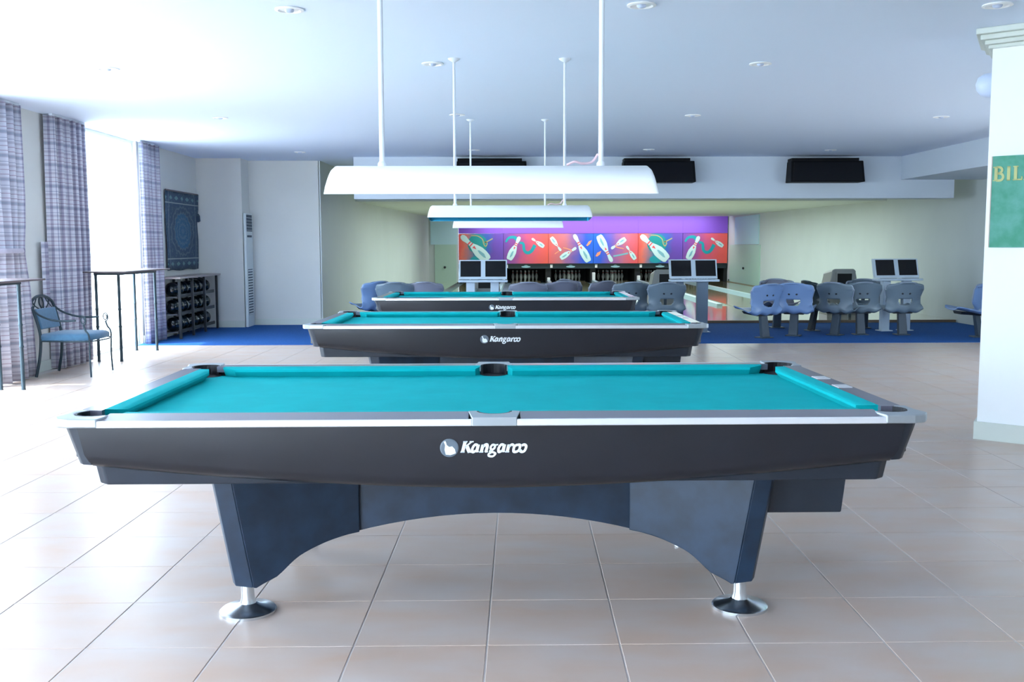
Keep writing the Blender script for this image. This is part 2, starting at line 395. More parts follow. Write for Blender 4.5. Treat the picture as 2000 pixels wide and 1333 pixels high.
# approach and lanes
ap = MB(); ap.prism([(HX(-2.55, 17.5)-0.1, 17.5), (XR+0.02, 17.5), (8.2, 21.6), (HX(-2.6, 21.6), 21.6)], -0.1, 0.05)
struct('floor_approach', ap, approachm)
struct('trim_3', MB().box(-3.1, XR, 17.44, 17.5, 0.0, 0.051), stepm)
LP = 1.662; X0 = -1.47
def hstrip(mb, xa, xb, ya, yb, z0, z1): return mb.prism([(HX(xa, ya), ya), (HX(xb, ya), ya), (HX(xb, yb), yb), (HX(xa, yb), yb)], z0, z1)
lanes = ['first', 'second', 'third', 'fourth', 'fifth', 'sixth']
struct('floor_hall', MB().prism([(-3.1, 21.6), (8.3, 21.6), (8.6, 39.2), (-2.7, 39.2)], -0.12, -0.02), gutterm)
struct('floor_walkway', hstrip(MB(), -2.58, X0, 21.6, 37, -0.02, 0.05).prism([(HX(X0+6*LP, 21.6), 21.6), (8.19, 21.6), (8.54, 37), (X0+6*LP, 37)], -0.02, 0.05), lanem)
for i in range(6):
    c = X0 + LP*(i+0.5)
    ln_ = hstrip(MB(), c-0.53, c+0.53, 21.6, 39.0, -0.02, 0.05)
    tag(obj('bowling_lane', ln_, lanem), 'glossy maple lane under the %s picture panel from the left' % lanes[i], 'bowling lane')
    if i:
        d = X0 + LP*i
        dv = thing('lane_division', 'pale capping strip between the %s and %s lane from the left' % (lanes[i-1], lanes[i]), 'lane divider', (0, 0, 0))
        obj('capping', hstrip(MB(), d-0.06, d+0.06, 21.6, 36.9, -0.02, 0.10), capm, dv)
        obj('end_cap', MB().box(d-0.055, d+0.055, 36.7, 36.9, 0.10, 0.26 if i == 4 else (0.38 if i == 3 else 0.2)), pinm, dv, bevel=0.02)

# ------------------------------------------------------------------ windows
for k, (a, b) in enumerate(OPEN_L):
    fr = MB(); x0, x1 = XL-0.11, XL-0.05
    fr.box(x0, x1, a, a+0.05, 0, H).box(x0, x1, b-0.05, b, 0, H).box(x0, x1, a+0.05, b-0.05, H-0.05, H).box(x0, x1, a+0.05, b-0.05, 0, 0.05)
    wn = struct('window_%d' % (k+1), fr, framem)
    obj('pane', MB().box(XL-0.083, XL-0.077, a+0.05, b-0.05, 0.05, H-0.05), glassm, wn)
fr = MB()
for x in (-4.8, -3.73, -2.66): fr.box(x, x+0.06, YR-0.1, YR-0.04, 0.06, 2.66)
fr.box(-4.74, -2.66, YR-0.1, YR-0.04, 0.06, 0.12).box(-4.74, -2.66, YR-0.1, YR-0.04, 2.6, 2.66)
wn = struct('window_5', fr, framem)
obj('pane', MB().box(-4.74, -2.66, YR-0.073, YR-0.067, 0.12, 2.6), glassm, wn)

fr = MB(); a, b, z0, z1 = OPEN_R
for y in (a, (a+b)/2-0.03, b-0.06): fr.box(XR+0.06, XR+0.12, y, y+0.06, z0, z1)
fr.box(XR+0.06, XR+0.12, a, b, z0, z0+0.06).box(XR+0.06, XR+0.12, a, b, z1-0.06, z1)
wn = struct('window_6', fr, framem)  # added window, unseen behind the pillar, brightens the far room
obj('pane', MB().box(XR+0.087, XR+0.093, a+0.03, b-0.03, z0+0.03, z1-0.03), glassm, wn)

# ------------------------------------------------------------------ pillar, sign, wall globe
F0 = Vector((3.395, 6.94, 0)); FD = Vector((0.76, -0.65, 0)).normalized(); FN = Vector((-0.65, -0.76, 0)).normalized()
def pil(off):
    a = F0 + FN*off - FD*off*0.7; b = F0 + FD*1.15 + FN*off + Vector((off*0.5, -off*0.3, 0))
    return [(a.x, a.y), (b.x, b.y), (5.2+off, 6.5), (5.2+off, 7.6+off), (4.1, 7.75+off), (a.x+0.30, 7.42+off*0.3)]
pl = struct('pillar', MB().prism(pil(0), 0, H), M('pillar_paint', (242, 244, 245), 0.5))
obj('baseboard', MB().prism(pil(0.022), 0, 0.125), basem, pl)
cr = MB()
for off, z0, z1 in ((0.03, 2.71, 2.735), (0.055, 2.735, 2.765), (0.085, 2.765, 2.80), (0.115, 2.80, 2.84)): cr.prism(pil(off), z0, z1)
obj('crown_moulding', cr, basem, pl, bevel=0.006)
def fmap(u, v, w):                         # u along the face, v height, w out of the face
    p = F0 + FD*u + FN*w; return (p.x, p.y, v)
sg = thing('billiards_sign', 'green board with yellow capital letters on the white pillar', 'sign', tuple(F0 + FN*0.012 + Vector((0, 0, 1.355))))
def smap(u, v, w):
    p = FD*u + FN*w; return (p.x, p.y, v)
obj('board', MB().prism([(0.035, 0), (1.12, 0), (1.12, 0.625), (0.035, 0.625)], -0.008, 0.008, smap), signm, sg)
obj('edge_strip', MB().prism([(0.029, 0), (0.035, 0), (0.035, 0.625), (0.029, 0.625)], -0.008, 0.010, smap), rim, sg)
LH = 0.098; zb = 0.455; gold = goldm
def serif_letter(ch, u, wd, hgt=LH):
    mb = MB(); T = (0.008, 0.012); th = 0.020; tn = 0.011; s_ = 0.007
    def rb(p, w_): mb.ribbon([(u+a*wd, zb+b*hgt) for a, b in p], w_, T[0], T[1], smap)
    def stem(x): rb([(x, 0), (x, 1)], th); rb([(x-0.28, 0.04), (x+0.28, 0.04)], s_); rb([(x-0.28, 0.96), (x+0.28, 0.96)], s_)
    def curve(pts, w_): rb([tuple(p) for p in spline([Vector(q) for q in pts], 5)], w_)
    if ch in 'BRD': stem(0.22)
    if ch in 'BR': curve([(0.25, 0.96), (0.62, 0.93), (0.78, 0.75), (0.62, 0.56), (0.25, 0.52)], 0.015)
    if ch == 'B': curve([(0.25, 0.52), (0.7, 0.50), (0.9, 0.27), (0.7, 0.05), (0.25, 0.04)], 0.016)
    if ch == 'R': rb([(0.5, 0.52), (0.95, 0.02)], th)
    if ch == 'D': curve([(0.25, 0.96), (0.7, 0.9), (0.95, 0.5), (0.7, 0.1), (0.25, 0.04)], 0.017)
    if ch == 'I': stem(0.5)
    if ch == 'L': stem(0.28); rb([(0.28, 0.05), (1.0, 0.05)], 0.010); rb([(0.97, 0.03), (0.97, 0.26)], 0.009)
    if ch == 'A': rb([(0.05, 0), (0.5, 1)], tn); rb([(0.95, 0), (0.5, 1)], th); rb([(0.25, 0.35), (0.75, 0.35)], 0.009)
    if ch == 'S': curve([(0.85, 0.8), (0.5, 0.97), (0.2, 0.78), (0.5, 0.5), (0.85, 0.24), (0.5, 0.03), (0.12, 0.2)], 0.015)
    obj('letter', mb, gold, sg)
u = 0.046
for ch, wd in zip('BILLIARDS', (0.068, 0.036, 0.058, 0.058, 0.036, 0.075, 0.075, 0.075, 0.06)):
    serif_letter(ch, u, wd); u += wd + 0.009
gl = thing('wall_globe', 'small pale opal globe light at the pillar edge near the ceiling', 'wall light', (3.50, 7.07, 2.485))
obj('globe', MB().lathe([(0.012, -0.085), (0.05, -0.07), (0.078, -0.03), (0.085, 0.01), (0.07, 0.055), (0.035, 0.08), (0.01, 0.085)], (-0.06, 0, 0), 20), bulbm, gl, smooth=50)
obj('wall_bracket', MB().box(-0.01, 0.04, -0.03, 0.03, -0.03, 0.03), rodm, gl)

# ------------------------------------------------------------------ lettering of the pool tables
def script_letters():
    mb = MB(); k = 0.0272; sh = 0.26         # x-height, slant
    def mp(u, v, w_): return (u + sh*v, w_, v)
    def rb(p, w_): mb.ribbon([(x0 + a*k, b*k) for a, b in p], w_*k*1.22, 0.0, -0.003, mp)
    def cv(p, w_): rb([tuple(q) for q in spline([Vector(t) for t in p], 5)], w_)
    x0 = -0.1335
    def st(x, lo, hi, w_=0.34): rb([(x, lo), (x, hi)], w_); rb([(x-0.26, lo+0.05), (x+0.26, lo+0.05)], 0.12)
    # K
    st(0.3, 0, 1.42); rb([(0.05, 1.36), (0.58, 1.36)], 0.12); rb([(1.15, 1.38), (0.42, 0.66)], 0.16); rb([(0.62, 0.85), (1.18, 0.02)], 0.34); rb([(0.85, 1.36), (1.35, 1.36)], 0.12); rb([(0.95, 0.05), (1.42, 0.05)], 0.12)
    def bowl(a, b=0.5): cv([(a+0.55, 0.9), (a+0.2, 0.97), (a, 0.5), (a+0.15, 0.05), (a+0.5, 0.2)], 0.26)
    def a_(a): bowl(a); rb([(a+0.62, 0.98), (a+0.62, 0.1)], 0.32); rb([(a+0.6, 0.06), (a+0.88, 0.12)], 0.12)
    a_(1.42)
    st(2.62, 0, 0.98, 0.32); cv([(2.7, 0.75), (2.98, 0.98), (3.2, 0.8), (3.2, 0.05)], 0.3); rb([(3.1, 0.05), (3.45, 0.08)], 0.12)
    # g
    cv([(4.1, 0.9), (3.8, 0.95), (3.65, 0.62), (3.85, 0.32), (4.12, 0.5), (4.15, 0.8), (4.0, 0.95)], 0.22); cv([(3.85, 0.3), (3.68, 0.12), (4.1, 0.02), (4.45, -0.18), (4.2, -0.5), (3.72, -0.45), (3.62, -0.2), (3.9, -0.02)], 0.2); rb([(4.15, 0.92), (4.5, 0.98)], 0.14)
    a_(4.68)
    st(5.85, 0, 0.98, 0.32); cv([(5.92, 0.7), (6.2, 0.98), (6.45, 0.86)], 0.24)
    cv([(6.95, 0.95), (6.6, 0.75), (6.62, 0.15), (6.95, 0.05), (7.28, 0.3), (7.25, 0.85), (6.95, 0.95)], 0.26)
    cv([(7.48, 0.82), (7.75, 0.96), (8.05, 0.72), (8.0, 0.2), (7.72, 0.04), (7.45, 0.16), (7.5, 0.36)], 0.26)
    return mb

# ------------------------------------------------------------------ pool table (drawn about its own centre, long side along x)
def make_table():
    t = thing('pool_table', 'x', 'pool table')
    hx, hy = 1.455, 0.785
    sg4 = [(1, 1), (-1, 1), (-1, -1), (1, -1)]
    # bed and cushions
    obj('bed_cloth', MB().box(-1.385, 1.385, -0.67, 0.67, 0.735, 0.757), clothm, t)
    def cush(x0o, x1o, x0n, x1n, mp):
        # outer edge (x?o) at v=0.668, nose (x?n) at v=0.61
        vs = []
        for a, b in ((x0o, x0n), (x1o, x1n)):
            vs += [mp(a, 0.672, 0.757), mp(b, 0.635, 0.757), mp(b, 0.612, 0.782), mp(b, 0.612, 0.792), mp(a, 0.628, 0.801), mp(a, 0.672, 0.802)]
        n = 6; mb = MB(); mb.add(vs, [tuple(range(n)), tuple(range(2*n-1, n-1, -1))] + [(i, (i+1) % n, n+(i+1) % n, n+i) for i in range(n)])
        obj('cushion', mb, clothm, t, smooth=35)
    for sy in (1, -1):
        for sx in (1, -1):
            cush(0.066, 1.285, 0.088, 1.225, lambda u, v, z, sx=sx, sy=sy: (sx*u, sy*v, z))
    for sx in (1, -1):
        cush(-0.575, 0.575, -0.52, 0.52, lambda u, v, z, sx=sx: (sx*(v+0.708), u, z))
    # laminate rails
    for sy in (1, -1):
        for sx in (1, -1):
            xs = sorted((sx*0.088, sx*1.325))
            obj('rail', MB().hexa([(xs[0], sy*0.668, 0.7745), (xs[1], sy*0.668, 0.7745), (xs[1], sy*hy, 0.7745), (xs[0], sy*hy, 0.7745), (xs[0], sy*0.668, 0.8025), (xs[1], sy*0.668, 0.8025), (xs[1], sy*hy, 0.7965), (xs[0], sy*hy, 0.7965)]), raillam, t)
            obj('rail_trim', MB().box(min(sx*0.074, sx*1.33), max(sx*0.074, sx*1.33), min(sy*hy, sy*(hy+0.012)), max(sy*hy, sy*(hy+0.012)), 0.7735, 0.797), alu, t, bevel=0.004)
    for sx in (1, -1):
        obj('rail', MB().box(min(sx*1.38, sx*hx), max(sx*1.38, sx*hx), -0.60, 0.60, 0.7745, 0.802), raillam, t)
        obj('rail_trim', MB().box(min(sx*hx, sx*(hx+0.012)), max(sx*hx, sx*(hx+0.012)), -0.61, 0.61, 0.7735, 0.797), alu, t, bevel=0.004)
    for q in (-0.10, 0.16):                   # two bright plates on the head rail
        obj('rail_plate', MB().box(1.388, 1.445, q-0.04, q+0.04, 0.802, 0.8045), alu, t)
    # pocket castings and liners
    cc = (1.374, 0.668)
    for sx, sy in sg4:
        out = [(1.322, hy+0.014), (1.42, hy+0.014), (1.462, 0.782), (1.484, 0.745), (hx+0.014, 0.68), (hx+0.014, 0.598), (1.425, 0.598)]
        inn = arc(cc[0], cc[1], 0.068, -45, 135, 10)
        poly = out + inn + [(1.318, 0.70), (1.312, 0.74)]
        cb = MB().prism([(sx*x, sy*y) for x, y in poly], 0.774, 0.8045)
        obj('corner_casting', cb, cast, t, bevel=0.005)
        rg = arc(cc[0], cc[1], 0.0675, -50, 140, 12) + arc(cc[0], cc[1], 0.060, 140, -50, 12)
        pk = MB().prism([(sx*x, sy*y) for x, y in rg], 0.66, 0.804)
        pk.prism([(sx*x, sy*y) for x, y in arc(cc[0], cc[1], 0.0685, 0, 360, 20)[:-1]], 0.735, 0.7585)  # black disc on the uncut bed stands for the dark pocket hole
        obj('pocket_liner', pk, rubber, t)
    for sy in (1, -1):
        inn = arc(0, 0.668, 0.062, 0, 180, 10)
        poly = [(0.075, hy+0.014), (0.090, 0.672), (0.062, 0.668)] + inn + [(-0.062, 0.668), (-0.090, 0.672), (-0.075, hy+0.014)]
        cb = MB(); pts = [(x, sy*y) for x, y in poly]
        cb.prism(pts, 0.774, 0.8045); obj('side_casting', cb, cast, t, bevel=0.002)
        rg = arc(0, 0.668, 0.0625, 0, 180, 12) + arc(0, 0.668, 0.054, 180, 0, 12)
        pk = MB().prism([(x, sy*y) for x, y in rg], 0.66, 0.804)
        pk.prism([(x, sy*y) for x, y in arc(0, 0.668, 0.060, 0, 360, 20)[:-1]], 0.735, 0.7585)  # same black disc in place of the side pocket's dark hole
        obj('pocket_liner', pk, rubber, t)
    # apron: long panels with the curved lower edge
    def zb_(x): return 0.548 + 0.090*min(1, abs(x)/1.40)**1.7
    for sy in (1, -1):
        vs = []; fs = []; N = 28; prof_n = 6
        for i in range(N+1):
            s_ = -1 + 2*i/N
            for (yy, zf, lean) in ((0.770, 0.774, 0), (0.766, 0.30, 0.02), (0.757, 0.12, 0.032), (0.735, 0.0, 0.036), (0.715, 0.0, 0.036), (0.740, 0.774, 0)):
                x = s_*(1.40 - lean); zz = zb_(x)
                z = 0.774 if zf == 0.774 else zz + zf*0.14
                vs.append((x, sy*yy, z))
        for i in range(N):
            for k in range(prof_n):
                a = i*prof_n + k; b = i*prof_n + (k+1) % prof_n; fs.append((a, b, b+prof_n, a+prof_n))
        fs += [tuple(range(prof_n)), tuple(N*prof_n + k for k in range(prof_n-1, -1, -1))]
        obj('side_apron', MB().add(vs, fs), black, t, smooth=40)
    for sx in (1, -1):
        mb = MB().hexa([(sx*1.445, -0.70, 0.640), (sx*1.40, -0.70, 0.640), (sx*1.40, 0.70, 0.640), (sx*1.415, 0.70, 0.640), (sx*1.452, -0.70, 0.774), (sx*1.42, -0.70, 0.774), (sx*1.42, 0.70, 0.774), (sx*1.452, 0.70, 0.774)])
        mb = MB().hexa([(sx*1.412, -0.715, 0.640), (sx*1.39, -0.715, 0.640), (sx*1.39, 0.715, 0.640), (sx*1.412, 0.715, 0.640), (sx*1.452, -0.715, 0.774), (sx*1.43, -0.715, 0.774), (sx*1.43, 0.715, 0.774), (sx*1.452, 0.715, 0.774)])
        obj('end_apron', mb, black, t)
        for sy in (1, -1):
            a = [(1.398, 0.768), (1.43, 0.758), (1.452, 0.735), (1.452, 0.712), (1.40, 0.712)]
            b = [(1.362, 0.752), (1.392, 0.744), (1.412, 0.722), (1.412, 0.705), (1.362, 0.705)]
            vs = [(sx*x, sy*y, 0.774) for x, y in a] + [(sx*x, sy*y, 0.640) for x, y in b]
            n = 5; cm = MB().add(vs, [tuple(range(n)), tuple(range(2*n-1, n-1, -1))] + [(i, (i+1) % n, n+(i+1) % n, n+i) for i in range(n)])
            obj('corner_post', cm, blackpan, t, smooth=50)
    # lower frame
    lo = [(1.335, 0.695), (1.370, 0.665), (1.370, -0.665), (1.335, -0.695), (-1.335, -0.695), (-1.370, -0.665), (-1.370, 0.665), (-1.335, 0.695)]
    up_ = [(x*1.018, y*1.045) for x, y in lo]
    vs = [(x, y, 0.557) for x, y in lo] + [(x, y, 0.735) for x, y in up_]; n = 8
    obj('lower_frame', MB().add(vs, [tuple(range(n)), tuple(range(2*n-1, n-1, -1))] + [(i, (i+1) % n, n+(i+1) % n, n+i) for i in range(n)]), blackpan, t, bevel=0.006)
    # base: centre box with arched front, four diagonal fins, chromed feet
    arch = [(-0.555, 0.556), (-0.555, 0.258)] + [(x, 0.258 + 0.072*(1-(x/0.555)**2)) for x in [-0.555 + 1.11*i/16 for i in range(1, 16)]] + [(0.555, 0.258), (0.555, 0.556)]
    obj('base_box', MB().prism(arch, -0.26, 0.26, lambda u, v, w: (u, w, v)), legm, t)
    prof = [(0.0, 0.556), (0.075, 0.112), (0.14, 0.103), (0.165, 0.115), (0.215, 0.135)] + [tuple(p) for p in spline([Vector(q) for q in ((0.235, 0.150), (0.30, 0.202), (0.39, 0.238), (0.47, 0.256), (0.53, 0.262))], 4)] + [(0.53, 0.556)]
    for sx, sy in sg4:
        a = Vector((1.045*sx, 0.475*sy)); b = Vector((0.545*sx, 0.225*sy)); d = (b-a).normalized(); n_ = Vector((-d.y, d.x))
        def mp(u, v, w_, a=a, d=d, n_=n_): q = a + d*u*1.04 + n_*w_; return (q.x, q.y, v)
        body = MB().prism([(0.055, 0.556), (0.128, 0.106)] + prof[2:] , -0.056, 0.056, mp)
        body.hexa([mp(0.0, 0.556, -0.022), mp(0.055, 0.556, -0.056), mp(0.055, 0.556, 0.056), mp(0.0, 0.556, 0.022), mp(0.073, 0.112, -0.022), mp(0.128, 0.106, -0.056), mp(0.128, 0.106, 0.056), mp(0.073, 0.112, 0.022)])
        lg = obj('leg', body, legm, t, bevel=0.004)
        fc = a + d*0.125
        ft = MB().lathe([(0.024, 0.118), (0.024, 0.06), (0.030, 0.036), (0.048, 0.026), (0.098, 0.016), (0.105, 0.010), (0.105, 0.0)], (fc.x, fc.y, 0), 32)
        obj('foot', ft, chrome, lg, smooth=35)
    obj('ball_return_box', MB().hexa([(0.96, -0.39, 0.357), (1.325, -0.39, 0.357), (1.325, 0.39, 0.357), (0.96, 0.39, 0.357), (0.96, -0.39, 0.558), (1.348, -0.39, 0.558), (1.348, 0.39, 0.558), (0.96, 0.39, 0.558)]), blackpan, t, bevel=0.006)
    # badge and lettering on the near side
    bd = obj('badge', MB().lathe([(0.0315, 0.0), (0.0315, -0.002), (0.028, -0.003)], (0, 0, 0), 28, 'y'), embm, t, loc=(-0.153, -0.7695, 0.695))
    kg = [(-0.019, 0.022), (-0.012, 0.024), (-0.008, 0.010), (0.0, 0.004), (0.010, 0.006), (0.019, -0.004), (0.022, -0.018), (0.004, -0.024), (-0.012, -0.022), (-0.016, -0.006), (-0.014, 0.010)]
    obj('badge_figure', MB().prism(kg, -0.0032, -0.0045, lambda u, v, w: (u, w, v)), logom, bd)
    obj('lettering', script_letters(), logom, t, loc=(0.0165, -0.7692, 0.679))
    return t
table = make_table()
table.location = (-0.02, 4.09, 0); table.rotation_euler = (0, 0, R(0.35))
table['label'] = 'nearest of the three pool tables, black with cyan cloth, in the foreground'
t2 = copy_tree(table); t2.location = (0.065, 8.0, 0); t2.rotation_euler = (0, 0, R(-1.2)); t2['label'] = 'middle of the three pool tables, black with cyan cloth'
t3 = copy_tree(table); t3.location = (0.093, 11.76, 0); t3.rotation_euler = (0, 0, R(-1.1)); t3['label'] = 'farthest of the three pool tables, nearest the bowling seats'
for q in (table, t2, t3): q['group'] = 'pool tables in a row'

# ------------------------------------------------------------------ table lamps
def make_lamp():
    l = thing('pool_table_lamp', 'x', 'lamp')
    hl = 0.645; vs = []; fs = []; N = 14; K = 22
    def ring(x, s, t0):
        return [(x, -math.cos(math.pi*i/N)*0.155*s*t0, -0.105 + math.sin(math.pi*i/N)**0.8*0.105*(0.15+0.85*s)*t0 if 0 < i < N else -0.105) for i in range(N+1)]
    xs = [(-hl, 0.0)]
    def shell(th):
        mb = MB(); cols = []
        for x, s in ((-hl+th, 0.02), (-hl+0.003+th, 0.45), (-hl+0.010, 0.75), (-hl+0.016, 0.90), (-hl+0.028, 1.0), (hl-0.028, 1.0), (hl-0.016, 0.90), (hl-0.010, 0.75), (hl-0.003-th, 0.45), (hl-th, 0.02)):
            cols.append([(x, -math.cos(math.pi*i/N)*(0.16-th), -0.105 + (math.sin(math.pi*i/N)**0.75)*(0.108-th)*s) for i in range(N+1)])
        n = N+1
        vs = [p for c in cols for p in c]
        fs = [(a*n+i, a*n+i+1, (a+1)*n+i+1, (a+1)*n+i) for a in range(len(cols)-1) for i in range(N)]
        return mb.add(vs, fs)
    obj('shade', shell(0), shadem, l, smooth=60)
    obj('reflector', shell(0.006), reflm, l, smooth=60)
    obj('tube_lamp', MB().tube([(-0.56, 0, -0.06), (0.56, 0, -0.06)], 0.013, 12), bulbm, l, smooth=40)
    for s in (-1, 1):
        obj('hanging_rod', MB().tube([(s*0.436, 0, 0.008), (s*0.436, 0, H-1.69)], 0.0105, 12), rodm, l, smooth=40)
        obj('rod_socket', MB().lathe([(0.018, -0.004), (0.018, 0.012), (0.012, 0.02)], (s*0.436, 0, 0), 14), rodm, l, smooth=40)
        obj('ceiling_cup', MB().lathe([(0.012, -0.03), (0.045, -0.008), (0.048, 0.0)], (s*0.436, 0, H-1.69), 20), rodm, l, smooth=40)
    obj('cable', MB().tube(spline([(0.425, 0.012, 0.05), (0.40, 0.01, 0.018), (0.36, 0.0, 0.012), (0.33, -0.01, 0.018), (0.30, 0.0, 0.006)], 5), 0.005, 6), M('pink_cable', (222, 190, 198), 0.6), l, smooth=50)
    return l
lamp = make_lamp(); lamp.location = (-0.025, 4.02, 1.69)
lamp['label'] = 'nearest long white lamp over the foreground pool table'; lamp['group'] = 'long white lamps over the pool tables'
l2 = copy_tree(lamp); l2.location = (0.093, 8.0, 1.69); l2['label'] = 'middle white lamp, over the second pool table'
l3 = copy_tree(lamp); l3.location = (0.115, 11.8, 1.69); l3['label'] = 'farthest white lamp, over the third pool table'
for l_, tilt in ((lamp, 3.8), (l2, -4.0), (l3, 1.5)):
    for ch in l_.children:
        if ch.name.split('.')[0] in ('shade', 'reflector', 'tube_lamp'): ch.rotation_euler = (R(tilt), 0, 0)

# ------------------------------------------------------------------ recessed downlights
dl = [(-1.291, 6.361), (0.88, 6.235), (3.064, 6.228), (-3.221, 8.44), (-0.524, 8.208), (2.126, 8.208), (-3.173, 11.609), (-0.455, 11.356), (2.203, 11.414), (5.093, 11.564), (-3.09, 15.792), (-0.366, 15.492), (2.311, 15.442), (5.149, 15.558)]
dn = ['left one in the nearest row of downlights', 'middle one in the nearest row of downlights', 'right one in the nearest row of downlights, by the pillar',
      'leftmost in the second row of downlights', 'middle one in the second row of downlights', 'rightmost in the second row of downlights',
      'leftmost in the third row of downlights', 'second from left in the third row of downlights', 'third from left in the third row of downlights', 'rightmost in the third row of downlights',
      'leftmost in the farthest row of downlights', 'second from left in the farthest row of downlights', 'third from left in the farthest row of downlights', 'rightmost in the farthest row of downlights']
d0 = None
for k, (x, y) in enumerate(dl):
    if d0 is None:
        d0 = thing('downlight', '', 'ceiling light'); o = d0
        obj('trim_ring', MB().lathe([(0.062, -0.001), (0.088, -0.001), (0.090, -0.008), (0.070, -0.012), (0.060, -0.004)], (0, 0, 0), 28), downm, d0, smooth=35)
        obj('reflector_cup', MB().lathe([(0.062, -0.003), (0.058, -0.0035), (0.03, -0.002)], (0, 0, 0), 24), downin, d0, smooth=60)
        obj('bulb', MB().lathe([(0.01, -0.022), (0.026, -0.016), (0.03, -0.006), (0.03, -0.002)], (0, 0, 0), 16), bulbm, d0, smooth=60)
    else: o = copy_tree(d0)
    o.location = (x, y, H); o['label'] = 'small round white ceiling light, ' + dn[k]; o['group'] = 'recessed downlights'

# ------------------------------------------------------------------ overhead displays
for (x0, x1, nm, rz) in ((-0.69, 0.48, 'left', 0), (2.03, 3.225, 'middle', -0.8), (4.78, 5.99, 'right', -1.5)):
    cx = (x0+x1)/2; hw = (x1-x0)/2
    o = thing('overhead_display', '%s of the three black displays under the ceiling' % nm, 'display', (cx, 16.45, 2.40), R(rz), 'black displays on the soffit')
    obj('casing', MB().hexa([(-hw, -0.11, 0), (hw, -0.11, 0), (hw, 0.24, 0.0), (-hw, 0.24, 0.0), (-hw+0.02, -0.05, 0.345), (hw-0.02, -0.05, 0.345), (hw-0.02, 0.24, 0.345), (-hw+0.02, 0.24, 0.345)]), tvm, o, bevel=0.01)
    obj('screen', MB().hexa([(-hw+0.04, -0.108, 0.02), (hw-0.04, -0.108, 0.02), (hw-0.04, -0.095, 0.02), (-hw+0.04, -0.095, 0.02), (-hw+0.06, -0.061, 0.32), (hw-0.06, -0.061, 0.32), (hw-0.06, -0.05, 0.32), (-hw+0.06, -0.05, 0.32)]), screenm, o)
    obj('mounting_bar', MB().box(-hw+0.03, hw-0.09, -0.045, 0.245, 0.345, 0.39), tvm, o)

# ------------------------------------------------------------------ curtains
def curtain(label, y0, y1, x, seed, flare=0.0, tie=None, back=False):
    rnd = random.Random(seed); mb = MB(); cols = []; N = 90; rows = [0.012, 0.5, 0.95, 1.15, 1.28, 1.36, 1.44, 1.6, 1.9, 2.3, 2.82]
    nf = (y1-y0)/0.17; ph = [rnd.uniform(-0.5, 0.5) for _ in range(40)]
    uvs = []; arcl = 0; prev = None
    base = []
    for i in range(N+1):
        s = i/N; y = y0 + (y1-y0)*s
        a = 2*math.pi*nf*s + 1.0*math.sin(5*s+seed)
        dx = 0.045*math.sin(a) + 0.02*math.sin(2.3*a+seed) + 0.01*ph[int(s*nf) % 40]
        if back and s < 0.12: dx -= (0.12-s)/0.12*0.09
        base.append((y, dx))
    L = [0]
    for i in range(N): L.append(L[-1] + math.hypot(base[i+1][0]-base[i][0], base[i+1][1]-base[i][1]))
    vs = []; fs = []
    for z in rows:
        f = 1.0; sh = 0.0
        if tie: f = 1 - tie*math.exp(-((z-1.33)/0.28)**2)
        if z < 1.3: sh = flare*(1.3-z)/1.3
        for i, (y, dx) in enumerate(base):
            yc = y1 - (y1-y)*f if False else (y0+y1)/2 + (y-(y0+y1)/2)*f
            vs.append((x+dx*(0.7+0.3*(H-z)/H), yc + sh*(y-y0)/(y1-y0), z)); uvs.append((L[i], z))
    n = N+1
    fs = [(r*n+i, r*n+i+1, (r+1)*n+i+1, (r+1)*n+i) for r in range(len(rows)-1) for i in range(N)]
    mb.add(vs, fs); mb.uv = uvs
    t = thing('curtain', label, 'curtain', (x, y0, 0), 0, 'plaid curtains on the left wall')
    mb.v = [(a-x, b-y0, c) for a, b, c in mb.v]
    o = obj('drape', mb, plaid, t, smooth=80)
    sd = o.modifiers.new('solid', 'SOLIDIFY'); sd.thickness = 0.004
    obj('curtain_rail', MB().box(-0.02, 0.02, 0.0, y1-y0, 2.815, 2.838), whitem, t)
    if tie:
        k = (1-tie)*(y1-y0)
        tb_ = MB(); m_ = (y1-y0)/2
        tb_.lathe([(k*0.5, 0.0), (k*0.53, 0.02), (k*0.5, 0.05)], (0, 0, 0), 20)
        tb_.v = [(a*0.3, b+m_, c+1.31) for a, b, c in tb_.v]
        obj('tie_band', tb_, M('tie_cloth', (190, 184, 200), 0.9), t, smooth=50)
    return t
curtain('leftmost plaid curtain, tied in at waist height, at the photo edge', 9.72, 10.46, -4.93, 1, 0.06, 0.18)
curtain('wide plaid curtain behind the wrought iron armchair', 11.20, 12.07, -4.92, 5, -0.06, None, True)
curtain('plaid curtain beside the bowling ball rack', 13.98, 14.72, -4.95, 3, 0.0, None)
# small folded strip of the same cloth hanging in the corner beside the wide curtain
sb = MB(); pts = []
for j, z in enumerate([0.55, 0.85, 1.15, 1.43]):
    for i in range(7): pts.append((-5.0 + 0.02*math.sin(i*2.1), 11.0 + 0.028*i, z))
sb.add(pts, [(r*7+i, r*7+i+1, (r+1)*7+i+1, (r+1)*7+i) for r in range(3) for i in range(6)])
sb.uv = [(p[1]*0.3+0.03, p[2]*0.8) for p in pts]
o = tag(obj('folded_cloth', sb, plaid), 'narrow folded strip of plaid cloth on the wall behind the armchair', 'cloth'); q = o.modifiers.new('solid', 'SOLIDIFY'); q.thickness = 0.006

